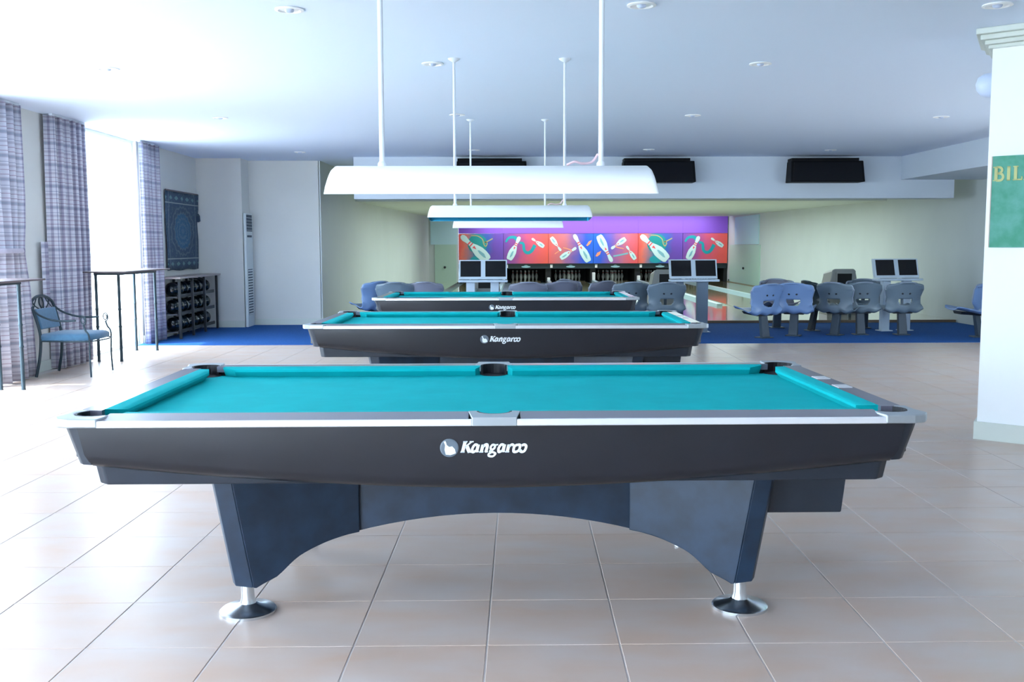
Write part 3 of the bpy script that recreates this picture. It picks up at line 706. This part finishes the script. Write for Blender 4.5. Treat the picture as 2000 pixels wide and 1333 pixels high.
# ------------------------------------------------------------------ high bar tables
def bar_table(label, x0, x1, y0, y1, h, legs):
    t = thing('bar_table', label, 'table', ((x0+x1)/2, (y0+y1)/2, 0), 0, 'high narrow tables by the windows'); cx, cy = (x0+x1)/2, (y0+y1)/2
    obj('tabletop', MB().box(x0-cx, x1-cx, y0-cy, y1-cy, h-0.018, h), darkedge, t, bevel=0.004)
    obj('top_frame', MB().box(legs[0]-cx-0.018, legs[1]-cx+0.018, legs[2]-cy-0.018, legs[3]-cy+0.018, h-0.05, h-0.018), ironm, t)
    for lx in legs[:2]:
        for ly in legs[2:]:
            x, y = lx-cx, ly-cy
            pr = [(0.021, 0), (0.019, 0.02)]
            for zz in (0.42, 0.63):
                pr += [(0.017, zz-0.015), (0.023, zz), (0.017, zz+0.015)]
            pr += [(0.018, h-0.05)]
            obj('leg', MB().lathe(pr, (x, y, 0), 12), ironm, t, smooth=40)
bar_table('high iron table standing in front of the bright far window', -4.86, -4.38, 11.72, 13.38, 1.085, (-4.80, -4.53, 11.95, 13.2))
bar_table('high iron table cut off by the left photo edge', -4.84, -4.40, 8.2, 9.75, 1.07, (-4.80, -4.585, 8.4, 9.58))

# ------------------------------------------------------------------ wrought iron armchair (faces +x)
ch = thing('armchair', 'blue upholstered wrought iron armchair with scrolled arms', 'chair', (-4.56, 10.74, 0), R(0))
def tb3(name, pts, r, mat=ironm, n=8, par=ch): return obj(name, MB().tube(spline([Vector(p) for p in pts], 6), r, n), mat, par, smooth=60)
W2 = 0.295
for s in (-1, 1):
    tb3('leg', [(-0.31, s*0.27, 0.008), (-0.27, s*0.262, 0.2), (-0.255, s*0.25, 0.40), (-0.275, s*0.25, 0.55), (-0.325, s*0.255, 0.73)], 0.016)
    tb3('leg', [(0.275, s*W2, 0.006), (0.268, s*(W2-0.008), 0.2), (0.27, s*W2, 0.43), (0.235, s*W2, 0.50), (0.215, s*W2, 0.56)], 0.010)
    tb3('armrest', [(-0.325, s*0.255, 0.73), (-0.25, s*0.28, 0.665), (-0.12, s*0.30, 0.615), (0.02, s*0.305, 0.60), (0.14, s*0.305, 0.605)], 0.011)
    sp = [(0.215 + 0.028*math.cos(R(a))*(1-a/900), s*W2, 0.605 + 0.045*math.sin(R(a))*(1-a/900)) for a in range(-60, 480, 30)]
    tb3('arm_scroll', [(0.215, s*W2, 0.56)] + sp, 0.006)
tb3('top_rail', [(-0.325, -0.255, 0.73), (-0.345, -0.235, 0.79), (-0.355, -0.12, 0.838), (-0.358, 0, 0.85), (-0.355, 0.12, 0.838), (-0.345, 0.235, 0.79), (-0.325, 0.255, 0.73)], 0.016)
sl = MB()
for s in (-1, 1):
    sl.tube(spline([Vector(p) for p in ((-0.335, s*0.02, 0.72), (-0.345, s*0.05, 0.77), (-0.352, s*0.035, 0.82), (-0.355, s*0.01, 0.84))], 5), 0.008, 6)
    sl.tube(spline([Vector(p) for p in ((-0.335, s*0.09, 0.72), (-0.345, s*0.15, 0.75), (-0.35, s*0.19, 0.79), (-0.352, s*0.17, 0.815))], 5), 0.007, 6)
    sl.tube(spline([Vector(p) for p in ((-0.33, s*0.22, 0.72), (-0.345, s*0.16, 0.77), (-0.352, s*0.10, 0.83))], 5), 0.006, 6)
obj('back_scrollwork', sl, ironm, ch, smooth=60)
bk = MB().hexa([(-0.285, -0.225, 0.505), (-0.245, -0.225, 0.505), (-0.245, 0.225, 0.505), (-0.285, 0.225, 0.505), (-0.345, -0.235, 0.715), (-0.30, -0.235, 0.725), (-0.30, 0.235, 0.725), (-0.345, 0.235, 0.715)])
obj('backrest', bk, blueup, ch, bevel=0.016)
st_ = MB(); vs = []; N = 12
for k, (z, sc_) in enumerate(((0.392, 0.985), (0.415, 1.0), (0.445, 0.99), (0.462, 0.9), (0.472, 0.55), (0.475, 0.0))):
    for (x, y) in ((-0.265, -0.26), (-0.265, 0.26), (0.0, 0.285), (0.22, 0.285), (0.285, 0.22), (0.295, 0.0), (0.285, -0.22), (0.22, -0.285), (0.0, -0.285)):
        vs.append((0.01 + (x-0.01)*sc_, y*sc_, z))
n = 9
st_.add(vs, [(r*n+i, r*n+(i+1) % n, (r+1)*n+(i+1) % n, (r+1)*n+i) for r in range(5) for i in range(n)] + [tuple(range(n-1, -1, -1))])
obj('seat', st_, blueup, ch, smooth=60)
tb3('seat_frame', [(-0.255, -0.25, 0.385), (0.268, -0.29, 0.385), (0.268, 0.29, 0.385), (-0.255, 0.25, 0.385), (-0.255, -0.25, 0.386)], 0.008)

# ------------------------------------------------------------------ tapestry
tp = MB(); vs = []; NY, NZ = 14, 10
for j in range(NZ+1):
    for i in range(NY+1):
        y = -0.78 + 1.56*i/NY; z = -0.61 + 1.22*j/NZ
        vs.append((0.008*math.sin(i*1.3+j*0.7) + (0.03 if (i == NY and j > 7) else 0), y + (0.03 if (j == 7 and i == NY) else 0) + 0.006*math.sin(j*2), z + 0.008*math.sin(i*0.9)))
n = NY+1
tp.add(vs, [(r*n+i, r*n+i+1, (r+1)*n+i+1, (r+1)*n+i) for r in range(NZ) for i in range(NY)])
tapo = thing('wall_tapestry', 'blue grey patterned tapestry hanging above the bowling ball rack', 'tapestry', (-5.02, 16.0, 1.615))
o = obj('weave', tp, tapm, tapo, smooth=60); q = o.modifiers.new('solid', 'SOLIDIFY'); q.thickness = 0.010; q.offset = 0
obj('hanging_rod', MB().tube([(0.012, -0.80, 0.615), (0.012, 0.82, 0.615)], 0.012, 8), darkedge, tapo, smooth=50)
obj('tassel', MB().hexa([(0.0, 0.78, 0.16), (0.03, 0.78, 0.16), (0.03, 0.87, 0.18), (0.0, 0.87, 0.18), (0.0, 0.78, 0.30), (0.03, 0.78, 0.30), (0.03, 0.84, 0.27), (0.0, 0.84, 0.27)]), tapm, tapo)

# ------------------------------------------------------------------ ball rack and balls
RX0, RX1, RY0, RY1 = -5.02, -4.72, 14.80, 16.74
rk = thing('ball_rack', 'black bowling ball rack under a counter against the left wall', 'rack', ((RX0+RX1)/2, (RY0+RY1)/2, 0.0))
cx, cy = (RX0+RX1)/2, (RY0+RY1)/2
obj('counter_top', MB().box(-0.16, 0.19, -1.03, 1.10, 0.895, 0.925), woodtop, rk, bevel=0.005)
for y in (RY0, RY0+0.62, RY0+1.25, RY1):
    for x in (RX0+0.02, RX1):
        obj('post', MB().box(x-cx-0.016, x-cx+0.016, y-cy-0.022, y-cy+0.022, 0.0, 0.895), rackm, rk)
sz = (0.085, 0.350, 0.610)
for z in sz:
    obj('shelf', MB().box(-0.135, 0.10, -0.945, 0.945, z, z+0.018), shelfm, rk)
    obj('shelf_lip', MB().box(0.10, 0.115, -0.945, 0.945, z, z+0.05), rackm, rk)
    obj('divider', MB().box(-0.10, 0.12, 0.30, 0.33, z+0.235, z+0.262), rackm, rk)
ball_me = None
for z, nm in zip(sz, ('bottom', 'middle', 'top')):
    for k in range(8):
        pr = [(0.106*math.sin(R(a)) if 0 < a < 180 else 0.002, -0.106*math.cos(R(a))) for a in range(0, 181, 15)]
        if ball_me is None: b_ = obj('bowling_ball', MB().lathe(pr, (0, 0, 0), 22), ballm, smooth=60); ball_me = b_.data
        else: b_ = bpy.data.objects.new('bowling_ball', ball_me); COL.objects.link(b_)
        b_.location = (cx-0.015, RY0+0.16+0.228*k, z+0.018+0.106)
        b_.rotation_euler = (k*1.3, z*5, k)
        tag(b_, 'dark glossy bowling ball in the row on the %s rack shelf' % nm, 'bowling ball', 'bowling balls on the %s shelf' % nm)

# ------------------------------------------------------------------ air conditioner column
ac = thing('air_conditioner', 'tall white floor standing air conditioner in the wall recess', 'air conditioner', (-4.29, 17.1, 0.006))
obj('body', MB().box(0, 0.045, -0.18, 0.27, 0.0, 1.925), acm, ac, bevel=0.01)
obj('air_outlet', MB().box(0.045, 0.048, -0.15, 0.22, 1.62, 1.90), acdark, ac)
for k in range(5): obj('slat', MB().box(0.048, 0.062, -0.15, 0.22, 1.638+0.052*k, 1.644+0.052*k), acm, ac)
obj('control_panel', MB().box(0.045, 0.050, -0.12, 0.18, 1.52, 1.555), acdark, ac)
obj('air_inlet', MB().box(0.045, 0.048, -0.12, 0.18, 0.20, 0.98), acdark, ac)
for k in range(17): obj('slat', MB().box(0.048, 0.058, -0.125, 0.185, 0.205+0.046*k, 0.230+0.046*k), acm, ac)

# ------------------------------------------------------------------ bowling seats
def seat_shell():
    path = spline([Vector(p) for p in ((0.44, 0.405), (0.425, 0.43), (0.36, 0.425), (0.22, 0.395), (0.08, 0.362), (0.0, 0.355), (-0.035, 0.39), (-0.045, 0.46), (-0.065, 0.58), (-0.095, 0.70), (-0.12, 0.775), (-0.14, 0.805), (-0.165, 0.80))], 5)
    wk = [(0.20, 0), (0.235, 1), (0.245, 2), (0.245, 3), (0.262, 4), (0.278, 5), (0.272, 6), (0.248, 7), (0.240, 8), (0.275, 9), (0.258, 10), (0.18, 11), (0.165, 12)]
    n = len(path); U = 36; vs = []
    for j, p in enumerate(path):
        t = j/(n-1)*12; k = min(int(t), 11); f = t-k; w_ = wk[k][0]*(1-f) + wk[k+1][0]*f
        isb = max(0, min(1, (t-5.5)/2))
        for i in range(U+1):
            u_ = -1 + 2*i/U
            x = w_*u_
            y = p.x + isb*0.085*abs(u_)**2.2; z = p.y + (1-isb)*0.035*abs(u_)**4 - (0.05*abs(u_)**6 if t > 10.2 else 0) - (0.022*u_*u_ if t > 9 else 0)
            if 4.5 < t < 7: z += -0.02*math.cos(3*math.pi*u_)*0.6
            vs.append((x, y, z))
    fs = []
    for j in range(n-1):
        for i in range(U):
            q = [j*(U+1)+i, j*(U+1)+i+1, (j+1)*(U+1)+i+1, (j+1)*(U+1)+i]
            c = [sum(vs[a][m_] for a in q)/4 for m_ in range(3)]
            if j/(n-1)*12 > 6:
                if abs(c[0]) < 0.098 and 0.552 > c[2] > 0.552 - 0.105*math.sqrt(1-(c[0]/0.1)**2): continue
            fs.append(tuple(q))
    jn = lambda t: int(round(t/12*(n-1)))
    edge = [vs[j*(U+1)] for j in range(jn(7.4), jn(10.4))] + [vs[jn(10.9)*(U+1)+i] for i in range(2, U-1, 2)] + [vs[j*(U+1)+U] for j in range(jn(10.4)-1, jn(7.4)-1, -1)]
    return MB().add(vs, fs), edge
def make_seat(mat, nm):
    s = thing('bowling_chair', '', 'chair')
    sh, edge = seat_shell()
    obj('rim', MB().tube(edge, 0.013, 8), M('rim_plastic', (152, 162, 178), 0.3) if nm != 'dark' else plastic, s, smooth=70)
    o = obj('shell', sh, mat, s, smooth=70); q = o.modifiers.new('solid', 'SOLIDIFY'); q.thickness = 0.014
    obj('post', MB().hexa([(-0.062, -0.035, 0.012), (0.062, -0.035, 0.012), (0.062, 0.045, 0.012), (-0.062, 0.045, 0.012), (-0.055, 0.03, 0.345), (0.055, 0.03, 0.345), (0.055, 0.10, 0.345), (-0.055, 0.10, 0.345)]), postm if nm != 'dark' else darkm, s, bevel=0.01)
    for bx_ in (-0.052, 0.052): obj('hole_disc', MB().lathe([(0.016, 0.0), (0.016, -0.006), (0.010, -0.009)], (bx_, -0.084, 0.635), 10, 'y'), darkm, s)  # dark discs stand in for the shade of two small holes
    obj('base_plate', MB().box(-0.10, 0.10, -0.07, 0.12, 0.0, 0.014), postm, s, bevel=0.004)
    obj('bracket', MB().hexa([(-0.13, 0.02, 0.325), (0.13, 0.02, 0.325), (0.12, 0.34, 0.345), (-0.12, 0.34, 0.345), (-0.18, 0.02, 0.352), (0.18, 0.02, 0.352), (0.16, 0.34, 0.385), (-0.16, 0.34, 0.385)]), darkm, s)
    return s
protos = {}
seats = [  # x, y, facing (0 = away from the camera, positive turns to the left), plastic, label
 (3.94, 14.60, 26, 'light', 'pale blue bowling seat seen from behind, leftmost of the right seating area'),
 (4.44, 14.90, -28, 'light', 'pale blue bowling seat turned right, beside the leftmost of the right seating area'),
 (4.62, 16.45, 180, 'lav', 'pinkish grey seat facing the camera behind the two pale blue seats'),
 (4.99, 15.80, -82, 'dark', 'dark bowling seat seen from the side, left end of the right hand row'),
 (5.10, 15.00, -46, 'grey', 'grey bowling seat back turned slightly, left of the centre one in the right hand row'),
 (5.52, 15.05, -2, 'grey', 'grey bowling seat back in the centre of the right hand row'),
 (6.14, 15.00, 2, 'grey', 'grey bowling seat back in front of the right scoring console'),
 (6.02, 16.30, 170, 'grey', 'grey seat facing the camera behind the right hand row'),
 (7.14, 14.62, 86, 'light', 'pale seat seen from the side, partly hidden by the white pillar'),
 (-1.96, 16.05, 40, 'light', 'leftmost pale seat back behind the third pool table'),
 (-1.62, 15.60, 6, 'grey', 'second seat back from the left behind the third pool table'),
 (-1.16, 15.70, 0, 'lav', 'seat back left of the scoring console behind the third pool table'),
 (0.46, 15.50, 0, 'lav', 'seat back just right of the left scoring console'),
 (0.98, 15.80, 20, 'lav', 'seat back under the third picture panel, turned to the left'),
 (1.20, 16.75, -50, 'lav', 'grey seat turned right under the middle of the picture panels'),
 (1.66, 15.95, 38, 'lav', 'grey seat turned left under the fourth picture panel'),
 (2.05, 15.40, 10, 'grey', 'grey seat back beside the right end of the third pool table'),
 (2.57, 15.20, 2, 'grey', 'grey seat back with face-like holes beside the middle scoring console'),
]
pm = {'light': M('pale_blue_plastic', (118, 146, 188), 0.34), 'grey': plastic, 'lav': plastic2, 'dark': plastic3}
for x, y, a, kd, lb in seats:
    if kd not in protos: protos[kd] = make_seat(pm[kd], kd); s = protos[kd]
    else: s = copy_tree(protos[kd])
    s.location = (x, y, 0.006); s.rotation_euler = (0, 0, R(a)); s.scale = (1.07, 1.0, 1.0); s['label'] = lb; s['group'] = 'moulded bowling seats'

# ------------------------------------------------------------------ scoring consoles
def console(label, x, y, rz, lowcol, posts):
    c = thing('scoring_console', label, 'console', (x, y, 0.006), R(rz), 'twin screen scoring consoles')
    ti = 0.27
    def mp(u, v, w_): return (u, w_ + v*ti, 0.845 + v)
    fr = MB(); bx = lambda a, b, c_, d, w0, w1, mb: mb.prism([(a, c_), (b, c_), (b, d), (a, d)], w0, w1, mp)
    bx(-0.375, 0.375, 0.0, 0.30, 0.012, 0.075, fr)
    for a, b, c_, d in ((-0.375, 0.375, 0.285, 0.30), (-0.375, 0.375, 0.0, 0.04), (-0.375, -0.355, 0.04, 0.285), (-0.035, 0.035, 0.04, 0.285), (0.355, 0.375, 0.04, 0.285)): bx(a, b, c_, d, 0.0, 0.012, fr)
    obj('housing', fr, consm, c)
    for s in (-1, 1):
        m_ = MB(); bx(min(s*0.035, s*0.355), max(s*0.035, s*0.355), 0.04, 0.285, 0.006, 0.011, m_); obj('screen', m_, screenm, c)
    obj('keyboard_shelf', MB().box(-0.385, 0.385, -0.10, 0.10, 0.80, 0.835), consm, c, bevel=0.008)
    for s in (-1, 1): obj('keypad', MB().box(s*0.19-0.13, s*0.19+0.13, -0.08, -0.02, 0.835, 0.842), consgrey, c)
    for px_, hw in posts: obj('post', MB().box(px_-hw, px_+hw, 0.0, 0.09, 0.0, 0.80), lowcol, c, bevel=0.008)
    for px_, hw in posts: obj('base_plate', MB().box(px_-hw-0.03, px_+hw+0.03, -0.05, 0.14, 0.0, 0.012), lowcol, c)
console('left twin screen scoring console behind the farthest pool table', -0.24, 15.6, 0, consm, ((-0.197, 0.068), (0.183, 0.068)))
console('middle twin screen scoring console on a grey post', 3.067, 15.6, 3, consgrey, ((-0.21, 0.05), (0.144, 0.088)))
console('right twin screen scoring console behind the right seats', 6.34, 15.75, 9, consm, ((-0.18, 0.068), (0.18, 0.068)))

# ------------------------------------------------------------------ ball returns on the approach
def ball_return(label, x):
    b = thing('ball_return', label, 'ball return', (x, 18.9, 0.05), R(-1.4), 'ball returns on the approach')
    out = [(-0.30, 0.0), (0.30, 0.0), (0.275, 0.55), (0.225, 0.80)] + arc(0.16, 0.80, 0.07, 10, 85, 4) + arc(-0.16, 0.80, 0.07, 95, 170, 4) + [(-0.225, 0.80), (-0.275, 0.55)]
    vs = MB()
    n = len(out)
    A = [(u_, -0.02, v) for u_, v in out]; B = [(u_*0.98, 0.55, v*0.92) for u_, v in out]
    hole = [(-0.13, 0.52), (0.15, 0.52), (0.15, 0.78), (-0.13, 0.78)]
    vs.add(A + B, [tuple(range(n-1, -1, -1)), tuple(range(n, 2*n))] + [(i, (i+1) % n, n+(i+1) % n, n+i) for i in range(n)])
    obj('hood', vs, hoodm, b, bevel=0.012, smooth=50)
    obj('opening', MB().prism(hole, -0.034, -0.019, lambda u, v, w: (u, w, v)), deckm, b)
    obj('opening_frame', MB().prism([(-0.15, 0.50), (-0.13, 0.50), (-0.13, 0.80), (-0.15, 0.80)], -0.05, -0.02, lambda u, v, w: (u, w, v)).prism([(0.15, 0.50), (0.17, 0.50), (0.17, 0.80), (0.15, 0.80)], -0.05, -0.02, lambda u, v, w: (u, w, v)).prism([(-0.13, 0.78), (0.15, 0.78), (0.15, 0.80), (-0.13, 0.80)], -0.05, -0.02, lambda u, v, w: (u, w, v)), hoodm, b)
    for s in (-1, 1):
        obj('tray_rail', MB().tube([(s*0.17, -0.02, 0.50), (s*0.17, -0.8, 0.47), (s*0.12, -0.98, 0.46)], 0.02, 8), capm, b, smooth=50)
        obj('leg', MB().box(s*0.12-0.025, s*0.12+0.025, -0.80, -0.74, 0.0, 0.47), postm, b)
    obj('tray', MB().box(-0.15, 0.15, -0.92, -0.03, 0.40, 0.44), consgrey, b, bevel=0.01)
ball_return('ball return hood seen between the posts of the left console', -0.25)
ball_return('ball return hood partly hidden by the middle scoring console', 3.18)
ball_return('grey ball return hood standing behind the right hand seats', 6.57)

# ------------------------------------------------------------------ picture panels over the pin decks
pc = M('print_pale', (196, 226, 222), 0.5); pcs = M('print_shade', (120, 176, 186), 0.5); pcr = M('print_red', (224, 84, 92), 0.5)
pteal = M('print_teal', (16, 150, 160), 0.5); pgreen = M('print_green', (14, 140, 138), 0.5); porange = M('print_orange', (240, 150, 110), 0.5); pgold = M('print_gold', (170, 160, 110), 0.5)
CO, PU, BL, PK, PE = (226, 84, 76), (98, 66, 160), (40, 88, 200), (196, 84, 120), (222, 146, 122)
g1 = grad_mat('print_coral_to_purple', [(0.0, CO), (0.12, (222, 110, 90)), (0.34, (60, 120, 150)), (0.62, (50, 90, 170)), (0.78, PU), (1.0, (104, 70, 170))], 0, 1)
g2 = grad_mat('print_purple_to_coral', [(0.0, (112, 70, 160)), (0.3, (150, 72, 140)), (0.6, (210, 84, 108)), (1.0, (230, 90, 74))], 0, 1)
g3 = grad_mat('print_coral_to_blue', [(0.0, (228, 96, 90)), (0.35, (190, 110, 120)), (0.62, (110, 90, 170)), (0.82, (40, 84, 200)), (1.0, (24, 100, 214))], 0, 1)
g4 = grad_mat('print_blue_to_coral', [(0.0, (24, 100, 214)), (0.2, (46, 90, 204)), (0.42, (120, 90, 170)), (0.7, (190, 104, 130)), (1.0, (230, 88, 88))], 0, 1)
PW, PH = LP, 1.10
def fpt(u, v): return Vector((u*PW, v*PH))
def fm(par_w):
    return lambda u, v, w_: (u, -w_, v)
def printed_pin(par, head, base, wd):
    """flat printed bowling pin from its head point to its base point"""
    a, b = fpt(*base), fpt(*head); d = b-a; L_ = d.length; d.normalize(); n_ = Vector((-d.y, d.x))
    prof = [(0.0, 0.30), (0.05, 0.42), (0.2, 0.5), (0.35, 0.5), (0.5, 0.36), (0.62, 0.2), (0.7, 0.17), (0.78, 0.2), (0.88, 0.27), (0.95, 0.24), (1.0, 0.12)]
    def pol(s0, s1, k=1.0):
        P = [(t_, h_) for t_, h_ in prof if s0 <= t_ <= s1]
        return [a + d*L_*t_ + n_*wd*h_*k for t_, h_ in P] + [a + d*L_*t_ - n_*wd*h_*k for t_, h_ in reversed(P)]
    o = obj('printed_pin', MB().prism([tuple(p) for p in pol(0, 1)], 0.011, 0.014, fm(0)), pc, par)
    mb = MB().prism([tuple(a + d*L_*t_ + n_*wd*h_) for t_, h_ in ((0.61, -0.2), (0.645, -0.19), (0.645, 0.19), (0.61, 0.2))], 0.014, 0.016, fm(0))
    mb.prism([tuple(a + d*L_*t_ + n_*wd*h_) for t_, h_ in ((0.68, -0.17), (0.72, -0.17), (0.72, 0.17), (0.68, 0.17))], 0.014, 0.016, fm(0))
    mb.prism([tuple(a + d*L_*t_ + n_*wd*h_) for t_, h_ in ((0.44, 0.0), (0.55, -0.13), (0.55, 0.15))], 0.014, 0.016, fm(0))
    obj('red_marks', mb, pcr, o)
    obj('shading', MB().prism([tuple(a + d*L_*t_ + n_*wd*h_) for t_, h_ in ((0.08, 0.0), (0.2, -0.18), (0.36, -0.12), (0.4, 0.0), (0.3, 0.1), (0.15, 0.1))], 0.014, 0.0155, fm(0)), pcs, o)
def printed_band(par, name, pts, w_, mat, z0=0.008):
    P = [tuple(q) for q in spline([fpt(*p) for p in pts], 6)]
    n = len(P); ww = w_ if not isinstance(w_, tuple) else [w_[0]+(w_[1]-w_[0])*i/(n-1) for i in range(n)]
    obj(name, MB().ribbon(P, ww, z0, z0+0.0022, fm(0)), mat, par)
def art1(p):
    obj('printed_disc', MB().prism([tuple(fpt(0.42 + 0.22*math.cos(t_), 0.66 + 0.32*math.sin(t_))) for t_ in [2*math.pi*i/20 for i in range(20)]], 0.006, 0.008, fm(0)), pgreen, p)
    obj('printed_disc', MB().prism([tuple(fpt(0.40 + 0.14*math.cos(t_), 0.13 + 0.12*math.sin(t_))) for t_ in [2*math.pi*i/16 for i in range(16)]], 0.006, 0.008, fm(0)), pteal, p)
    printed_band(p, 'printed_streak', [(0.28, 0.94), (0.42, 0.93), (0.53, 0.82), (0.56, 0.66), (0.6, 0.58), (0.64, 0.68), (0.58, 0.74)], 0.035, pgold)
    printed_band(p, 'printed_streak', [(0.58, 0.70), (0.66, 0.76), (0.76, 0.84)], 0.04, pgold)
    printed_pin(p, (0.06, 0.94), (0.66, 0.12), 0.40)
def art2(p):
    printed_band(p, 'printed_streak', [(0.05, 0.72), (0.12, 0.86), (0.24, 0.88), (0.30, 0.80)], (0.07, 0.14), pteal)
    printed_band(p, 'printed_streak', [(0.36, 0.70), (0.44, 0.66), (0.46, 0.45), (0.53, 0.36), (0.62, 0.42), (0.70, 0.62)], (0.09, 0.13), pteal)
    printed_pin(p, (0.36, 0.90), (0.12, 0.13), 0.27); printed_pin(p, (0.63, 0.84), (0.90, 0.56), 0.16)
def art3(p):
    printed_band(p, 'printed_streak', [(0.56, 0.42), (0.45, 0.48), (0.33, 0.53)], (0.05, 0.03), porange)
    printed_band(p, 'printed_streak', [(0.14, 0.32), (0.22, 0.40), (0.30, 0.48)], 0.03, porange)
    printed_pin(p, (0.28, 0.42), (0.06, 0.88), 0.17); printed_pin(p, (0.62, 0.53), (0.27, 0.17), 0.20); printed_pin(p, (0.57, 0.97), (0.90, 0.06), 0.29)
    obj('printed_flame', MB().prism([tuple(fpt(*q)) for q in ((0.84, 0.60), (0.90, 0.74), (0.97, 0.78), (0.93, 0.66), (0.87, 0.58))], 0.009, 0.011, fm(0)), porange, p)
def art4(p):
    printed_band(p, 'printed_streak', [(0.46, 0.58), (0.56, 0.53), (0.68, 0.49)], (0.05, 0.03), porange)
    printed_band(p, 'printed_streak', [(0.45, 0.24), (0.6, 0.28), (0.78, 0.34)], 0.06, pcs)
    printed_pin(p, (0.74, 0.58), (0.94, 0.13), 0.17); printed_pin(p, (0.40, 0.49), (0.72, 0.83), 0.20); printed_pin(p, (0.42, 0.05), (0.12, 0.94), 0.29)
    obj('printed_flame', MB().prism([tuple(fpt(*q)) for q in ((0.05, 0.24), (0.09, 0.36), (0.18, 0.42), (0.15, 0.30), (0.09, 0.23))], 0.009, 0.011, fm(0)), porange, p)
arts = [(g1, art1, 'coral, green and purple picture panel with one big pin, far left'), (g2, art2, 'purple to coral panel with teal squiggle, second from left'),
        (g3, art3, 'coral to blue picture panel with three pins, third from left'), (g4, art4, 'blue to coral picture panel with three pins, fourth from left'),
        (g1, art1, 'coral, green and purple panel with one big pin, fifth from left'), (g2, art2, 'purple to coral panel with teal squiggle, far right')]
for i, (gm, fn, lb) in enumerate(arts):
    p = thing('picture_panel', lb, 'picture panel', (X0+LP*i, 37.0, 0.71), 0, 'picture panels above the lanes')
    obj('backing', MB().box(0.006, PW-0.006, -0.006, 0.04, 0, PH), gm, p)
    obj('frame', MB().box(0, PW, 0.04, 0.10, 0.0, 1.105), M('gap_backing', (60, 40, 70), 0.6), p)  # dark sheet added behind so the gaps between panels stay dark
    fn(p)
purple = M('purple_valance', (128, 78, 196), 0.55)
for i in range(6):
    tag(obj('valance_panel', MB().box(0.001, PW-0.001, 0, 0.08, 0, 0.62), purple, loc=(X0+LP*i, 37.0, 1.82)), 'plain purple panel above the %s picture panel from the left' % lanes[i], 'panel', 'purple panels above the pictures')
# pin decks
for i in range(6):
    xa = X0 + LP*i
    d = thing('pin_deck', 'dark pin deck opening under the %s picture panel from the left' % lanes[i], 'pin deck', (xa, 37.05, 0.0), 0, 'pin decks')
    obj('header_bar', MB().box(0.0, LP, 0.0, 0.06, 0.52, 0.70), M('header_dark', (20, 40, 48), 0.5), d)
    obj('side_wall', MB().box(0.0, 0.10, 0.06, 2.1, -0.02, 0.70), deckm, d)
    obj('side_wall', MB().box(LP-0.10, LP, 0.06, 2.1, -0.02, 0.70), deckm, d)
    obj('pit_curtain', MB().box(0.10, LP-0.10, 2.02, 2.1, 0.0, 0.70).box(0.10, LP-0.10, 0.06, 2.02, 0.68, 0.70), deckm, d)
    obj('number_plate', MB().box(0.07, 0.16, -0.012, 0.0, 0.55, 0.67), pinm, d)
    bdg = MB().prism(arc(0.83, 0.59, 0.17, 0, 360, 18, 0.035)[:-1], -0.010, 0.0, lambda u, v, w: (u, w, v)); bdg.prism([(0.72, 0.61), (0.94, 0.61), (0.86, 0.655), (0.80, 0.655)], -0.010, 0.0, lambda u, v, w: (u, w, v))
    obj('oval_badge', bdg, M('badge_pale', (150, 196, 204), 0.5), d)
pp = [(0.02, 0.0), (0.029, 0.002), (0.045, 0.06), (0.06, 0.115), (0.055, 0.18), (0.032, 0.235), (0.023, 0.26), (0.025, 0.30), (0.032, 0.335), (0.028, 0.365), (0.012, 0.38)]
pin0 = None
for i in range(6):
    for r_ in range(4):
        for k in range(r_+1):
            x = X0 + LP*(i+0.5) + (k - r_/2)*0.305; y = 37.95 + 0.264*r_
            if pin0 is None:
                pin0 = obj('bowling_pin', MB().lathe(pp, (0, 0, 0), 12), pinm, smooth=60); o = pin0
                obj('neck_stripe', MB().lathe([(0.0262, 0.268), (0.0265, 0.29)], (0, 0, 0), 12), pinred, pin0)
            else: o = copy_tree(pin0)
            o.location = (x, y, 0.05)
            tag(o, 'white bowling pin standing in the %s pin deck from the left' % lanes[i], 'bowling pin', 'pins of the %s lane' % lanes[i])
# service doors and pale panels beside the machines
def srv(name, mat, x0, x1, z0, z1): return MB().box(x0, x1, 36.96, 37.0, z0, z1)
dd = obj('door_1', srv('', 0, -2.35, -1.55, 0.05, 1.42), doorm, kind='structure')
obj('door_knob', MB().lathe([(0.02, 0), (0.045, -0.03), (0.03, -0.06)], (-1.98, 36.96, 0.58), 12, 'y'), darkm, dd, smooth=50)
tag(obj('pale_panel', srv('', 0, -2.5, -1.52, 1.42, 2.38), patch), 'pale blue wall panel left of the picture panels', 'panel')
def wx(y): return XR + (y-17)*(8.55-XR)/20.6
def side(y0, y1, z0, z1): return MB().prism([(wx(y0)-0.03, y0), (wx(y0)+0.01, y0), (wx(y1)+0.01, y1), (wx(y1)-0.03, y1)], z0, z1)
tag(obj('pale_panel', side(32.2, 35.8, 1.40, 2.36), patch), 'pale blue wall panel right of the picture panels', 'panel')
dd = obj('door_2', side(32.0, 36.6, 0.05, 1.38), doorm, kind='structure')
obj('door_knob', MB().lathe([(0.02, 0), (0.05, -0.03), (0.03, -0.06)], (wx(34.2)-0.03, 34.2, 0.58), 12, 'x'), darkm, dd, smooth=50)
struct('baseboard_right', MB().prism([(wx(22)-0.02, 22), (wx(22)+0.01, 22), (wx(36.9)+0.01, 36.9), (wx(36.9)-0.02, 36.9)], 0.05, 0.12), M('dark_skirting', (60, 70, 76), 0.5))
bpy.context.view_layer.update()
